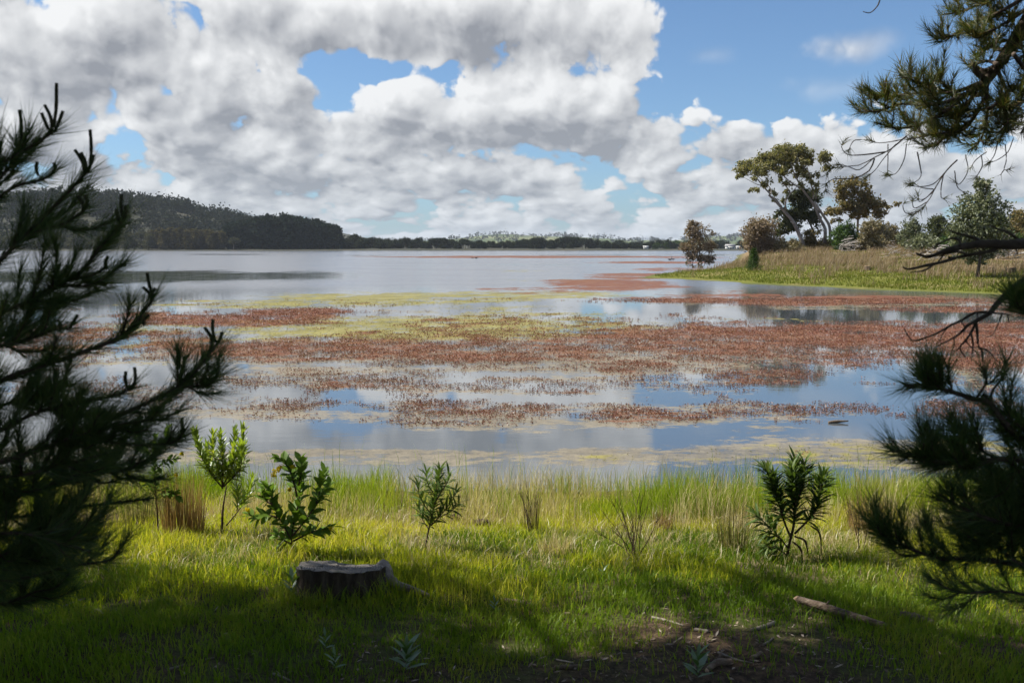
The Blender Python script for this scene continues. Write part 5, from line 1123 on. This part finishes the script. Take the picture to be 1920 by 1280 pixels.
tuft([(2250, 1100, 3.0), (2060, 1040, 2.8), (1950, 960, 2.6), (1900, 940, 2.6)], 30, (.012, .008, .004), nstart=.2, start=.3, sl=(.1, .22))

def dead(label_part, pts, r, twigs):
    q = np.array([P(*p) for p in pts]); b = MB(); b.tube(curve(q, 24), r, 7, rough=.12)
    o = b.build('dead_branch', M['deadwood'], RP, True); o['label'] = label_part
    for tw in twigs:
        tq, tr = tw; b = MB(); b.tube(curve(np.array([P(*p) for p in tq]), 12), [tr, tr * .75, tr * .4], 5, rough=.12); b.build('twig', M['deadwood'], o, True)
K = 2.6
def tw(s, ox=1660, oy=400, k=260 / 1189., D=K): return [(ox + x * k, oy + y * k, D + random.uniform(-.03, .03)) for x, y in s]
dead('bare dead branch reaching left over the peninsula', [(2150, 455, 3.0), (2000, 455, 2.8)] + tw([(1189, 262), (1020, 265), (820, 262), (690, 280), (540, 310), (440, 350), (350, 372), (270, 345)]), [.017, .014, .010, .006, .003],
     [(tw([(1000, 275), (900, 325), (780, 345), (600, 380), (540, 375)]), .006), (tw([(600, 385), (480, 420), (330, 450), (200, 478), (150, 460)]), .005), (tw([(400, 450), (330, 490), (220, 505)]), .003), (tw([(540, 310), (520, 330), (440, 430), (400, 445)]), .003),
      (tw([(640, 285), (640, 240), (600, 215), (540, 222), (430, 280), (430, 310)]), .004), (tw([(820, 255), (780, 220), (700, 190), (620, 170), (540, 140)]), .005), (tw([(1150, 260), (1130, 220), (1060, 165), (980, 140), (900, 100)]), .005), (tw([(1110, 265), (1120, 300), (1135, 350)]), .004), (tw([(700, 350), (620, 330), (520, 345), (460, 370)]), .004), (tw([(340, 372), (300, 345), (370, 325), (410, 360)]), .002)])
dead('bare dead branch slanting down with fine twigs', [(2100, 430, 2.9), (2000, 490, 2.7)] + tw([(1189, 570), (1060, 680), (960, 770), (900, 850), (800, 910), (700, 965), (640, 1030), (560, 1080), (440, 1140)]), [.010, .009, .008, .005, .003, .0015],
     [(tw([(900, 850), (770, 850), (650, 920), (560, 960), (440, 1030), (330, 1070), (230, 1090), (160, 985)]), .004), (tw([(780, 930), (740, 1010), (690, 1090), (640, 1150), (690, 1240)]), .004), (tw([(780, 930), (790, 1040), (800, 1140), (830, 1180), (830, 1270)]), .004), (tw([(730, 1020), (750, 1090), (750, 1170), (740, 1260)]), .003), (tw([(800, 1150), (880, 1180), (970, 1275)]), .003),
      (tw([(900, 852), (1000, 860), (1080, 870)]), .003), (tw([(1000, 865), (970, 940), (920, 1040), (860, 1060)]), .002), (tw([(650, 925), (680, 980), (670, 1050)]), .002), (tw([(590, 1070), (590, 1130), (570, 1170)]), .002), (tw([(560, 960), (500, 1020), (460, 1100)]), .002), (tw([(980, 760), (1005, 785)]), .003), (tw([(1050, 870), (1060, 940)]), .002), (tw([(790, 850), (790, 900)]), .002), (tw([(640, 1150), (600, 1180), (560, 1170)]), .002), (tw([(690, 1090), (720, 1130), (780, 1190), (830, 1230)]), .002)])

# the drooping upper bough, 5 m away
UD = 4.6; on = M['needle_old']
def U(pts, r, side, per=900, **k): return pine_branch(RP, [(x, y, UD + (z if z else random.uniform(-.25, .25))) for x, y, z in pts], r, side, per, .085, .0034, k.pop('mat', on), start=k.pop('start', .25), side_len=k.pop('sl', (.08, .22)), up=k.pop('up', .9), spread=(.25, .8), nstart=k.pop('nstart', .3), **k)
U([(2150, -260, -.3), (2000, -80, -.2), (1920, 50, .01), (1880, 110, .01), (1850, 150, .01), (1815, 175, .01)], [.045, .034, .024, .016], 10, per=250, nstart=.8)
for pts, sd in (([(1850, 150, 0), (1790, 172, 0), (1720, 175, 0), (1660, 180, 0), (1612, 165, 0)], 26), ([(1820, 172, 0), (1760, 195, 0), (1690, 195, 0), (1640, 210, 0), (1598, 195, 0)], 26), ([(1815, 175, 0), (1770, 210, 0), (1720, 235, 0), (1680, 240, 0), (1640, 230, 0)], 24), ([(1830, 170, 0), (1800, 220, 0), (1770, 260, 0), (1730, 280, 0)], 24), ([(1850, 160, 0), (1850, 220, 0), (1840, 260, 0), (1815, 285, 0)], 24), ([(1870, 130, 0), (1890, 180, 0), (1890, 230, 0), (1870, 270, 0)], 24),
                ([(1900, 100, 0), (1930, 150, 0), (1930, 210, 0), (1915, 250, 0)], 24), ([(1800, 180, 0), (1750, 165, 0), (1710, 150, 0), (1690, 135, 0)], 14), ([(1790, 180, 0), (1770, 160, 0), (1755, 145, 0)], 8), ([(1960, -30, 0), (1880, 20, 0), (1820, 45, 0), (1780, 70, 0), (1752, 72, 0)], 26), ([(1960, -40, 0), (1870, -10, 0), (1810, 20, 0), (1765, 28, 0)], 22), ([(1950, 0, 0), (1890, 40, 0), (1850, 60, 0), (1800, 62, 0)], 24),
                ([(1990, -90, 0), (1900, -60, 0), (1840, -30, 0), (1800, -10, 0)], 22), ([(1930, 30, 0), (1900, 70, 0), (1860, 85, 0), (1830, 110, 0)], 16), ([(1870, 120, 0), (1850, 115, 0), (1820, 125, 0)], 8), ([(1960, 60, 0), (1930, 90, 0), (1915, 130, 0)], 14), ([(1850, 180, 0), (1810, 240, 0), (1760, 250, 0), (1700, 262, 0)], 22), ([(1900, 160, 0), (1860, 200, 0), (1810, 210, 0), (1760, 220, 0)], 22), ([(1940, 180, 0), (1900, 200, 0), (1870, 230, 0)], 16)):
    U(pts, [.010, .006, .003], int(sd * .8), per=360)
# hanging, nearly bare twigs below it
tree_twigs = [[(1700, 255), (1670, 280), (1640, 295), (1610, 310), (1560, 315), (1550, 330)], [(1660, 285), (1620, 290), (1590, 290), (1578, 275), (1585, 262)], [(1640, 297), (1630, 320), (1600, 335), (1565, 335), (1550, 345), (1548, 360)], [(1680, 270), (1655, 300), (1640, 320), (1615, 340)], [(1720, 285), (1725, 310), (1727, 330), (1715, 342), (1700, 345)], [(1700, 270), (1695, 300), (1680, 325), (1660, 328)], [(1665, 270), (1665, 300), (1664, 328)],
              [(1795, 300), (1775, 320), (1755, 350), (1745, 370), (1725, 395), (1705, 405)], [(1752, 355), (1730, 352), (1715, 345)], [(1750, 360), (1725, 378), (1722, 360)], [(1740, 378), (1715, 390), (1710, 370)], [(1725, 395), (1700, 400), (1693, 385), (1698, 378)], [(1770, 325), (1765, 350), (1765, 370), (1772, 372)], [(1790, 320), (1795, 350), (1810, 362)], [(1840, 290), (1842, 310), (1835, 325), (1828, 335)], [(1885, 270), (1887, 300), (1883, 318), (1895, 317)], [(1883, 318), (1876, 328)], [(1870, 270), (1865, 290), (1855, 305)], [(1900, 260), (1890, 285), (1870, 300), (1852, 306)],
              [(1700, 255), (1690, 262), (1650, 268), (1625, 262)], [(1810, 290), (1815, 320), (1800, 345), (1790, 340)], [(1615, 262), (1600, 265), (1590, 285)], [(1640, 295), (1612, 318), (1590, 312), (1570, 308)], [(1775, 320), (1750, 345), (1720, 350), (1700, 343)], [(1755, 352), (1735, 372), (1720, 374)], [(1850, 285), (1830, 300), (1820, 315)]]
for k, t in enumerate(tree_twigs):
    dz = random.uniform(-.2, .2); c = curve(np.array([P(x, y, UD + dz) for x, y in t]), 14); b = MB(); b.tube(c, [.0038 if len(t) > 4 else .0024, .0022, .0013], 5, rough=.1); o = b.build('hanging_twig', M['deadwood'], RP, True)
    nb = MB(); shoot_needles(nb, c[-4:], 700, .05, .003, (.3, 1.1)); nb.build('needles', on, o)['kind'] = 'stuff'
for t in ([(1660, -30), (1650, 0), (1645, 12), (1632, 24), (1618, 22)],):
    b = MB(); b.tube(curve(np.array([P(x, y, UD) for x, y in t]), 12), [.004, .003, .0018], 5); b.build('hanging_twig', M['deadwood'], RP, True)

# ---- pines behind and beside the camera: their crowns shade the foreground
GAPS = [(np.array(on_bank(1130, 1160)), .62), (np.array(on_bank(1260, 1172)), .58), (np.array(on_bank(1420, 1180)), .45), (np.array(P(1740, 210, 4.6)), .8)]
def shade_pine(i, x, y, h, z0, rad, label):
    gz = float(bank_z(np.array([x]), np.array([y]))[0]); e = empty('pine_tree', (x, y, gz), label, 'tree', 'tall pines around the camera')
    b = MB(); b.tube([(x, y, gz - .3), (x + .1, y, gz + h * .5), (x, y, gz + h)], [.2, .15, .03], 9, rough=.06); b.build('trunk', M['pinebark'], e, True)
    f = MB()
    for k in range(42):
        t = k / 42; z = gz + z0 + (h - z0) * t; a = k * 2.4; r = rad * (1 - .62 * t) * random.uniform(.75, 1.1); tip = np.array([x + math.cos(a) * r, y + math.sin(a) * r, z + .5]); ba = np.array([x, y, z - .1])
        b = MB(); b.tube(curve([ba, (ba + tip) / 2 + np.array([0, 0, -.1]), tip], 6), [.045, .02], 5); b.build('branch', M['pinebark'], e, True)
        for s in np.linspace(.3, 1, 6):
            c = ba + (tip - ba) * s
            if any(np.linalg.norm(np.cross(c - g, np.array(SUNV))) < rg for g, rg in GAPS): continue      # foliage left out along sun lines to light chosen spots
            foliage(f, c, (.65, .65, .3), 7, 10, .27, .080, -.2, .1, .5)
    f.build('needles', M['needle'], e)['kind'] = 'stuff'
for i, a in enumerate(SHADE): shade_pine(i, *a)

# ------------------------------------------------------------------ the air over the lake
hz = MB(); hz.box((0, 2500, 33.0), (5600, 5400, 75)); haze_mat, ht, ho = mat_new('haze')
pv = ht.nodes.new('ShaderNodeVolumePrincipled'); pv.inputs['Color'].default_value = (.78, .87, 1, 1); pv.inputs['Density'].default_value = 8e-5
ht.links.new(pv.outputs[0], ho.inputs['Volume'])
tag(hz.build('haze', haze_mat), 'thin pale blue haze over the far shore', 'haze', kind='stuff')
SC.cycles.volume_bounces = 0
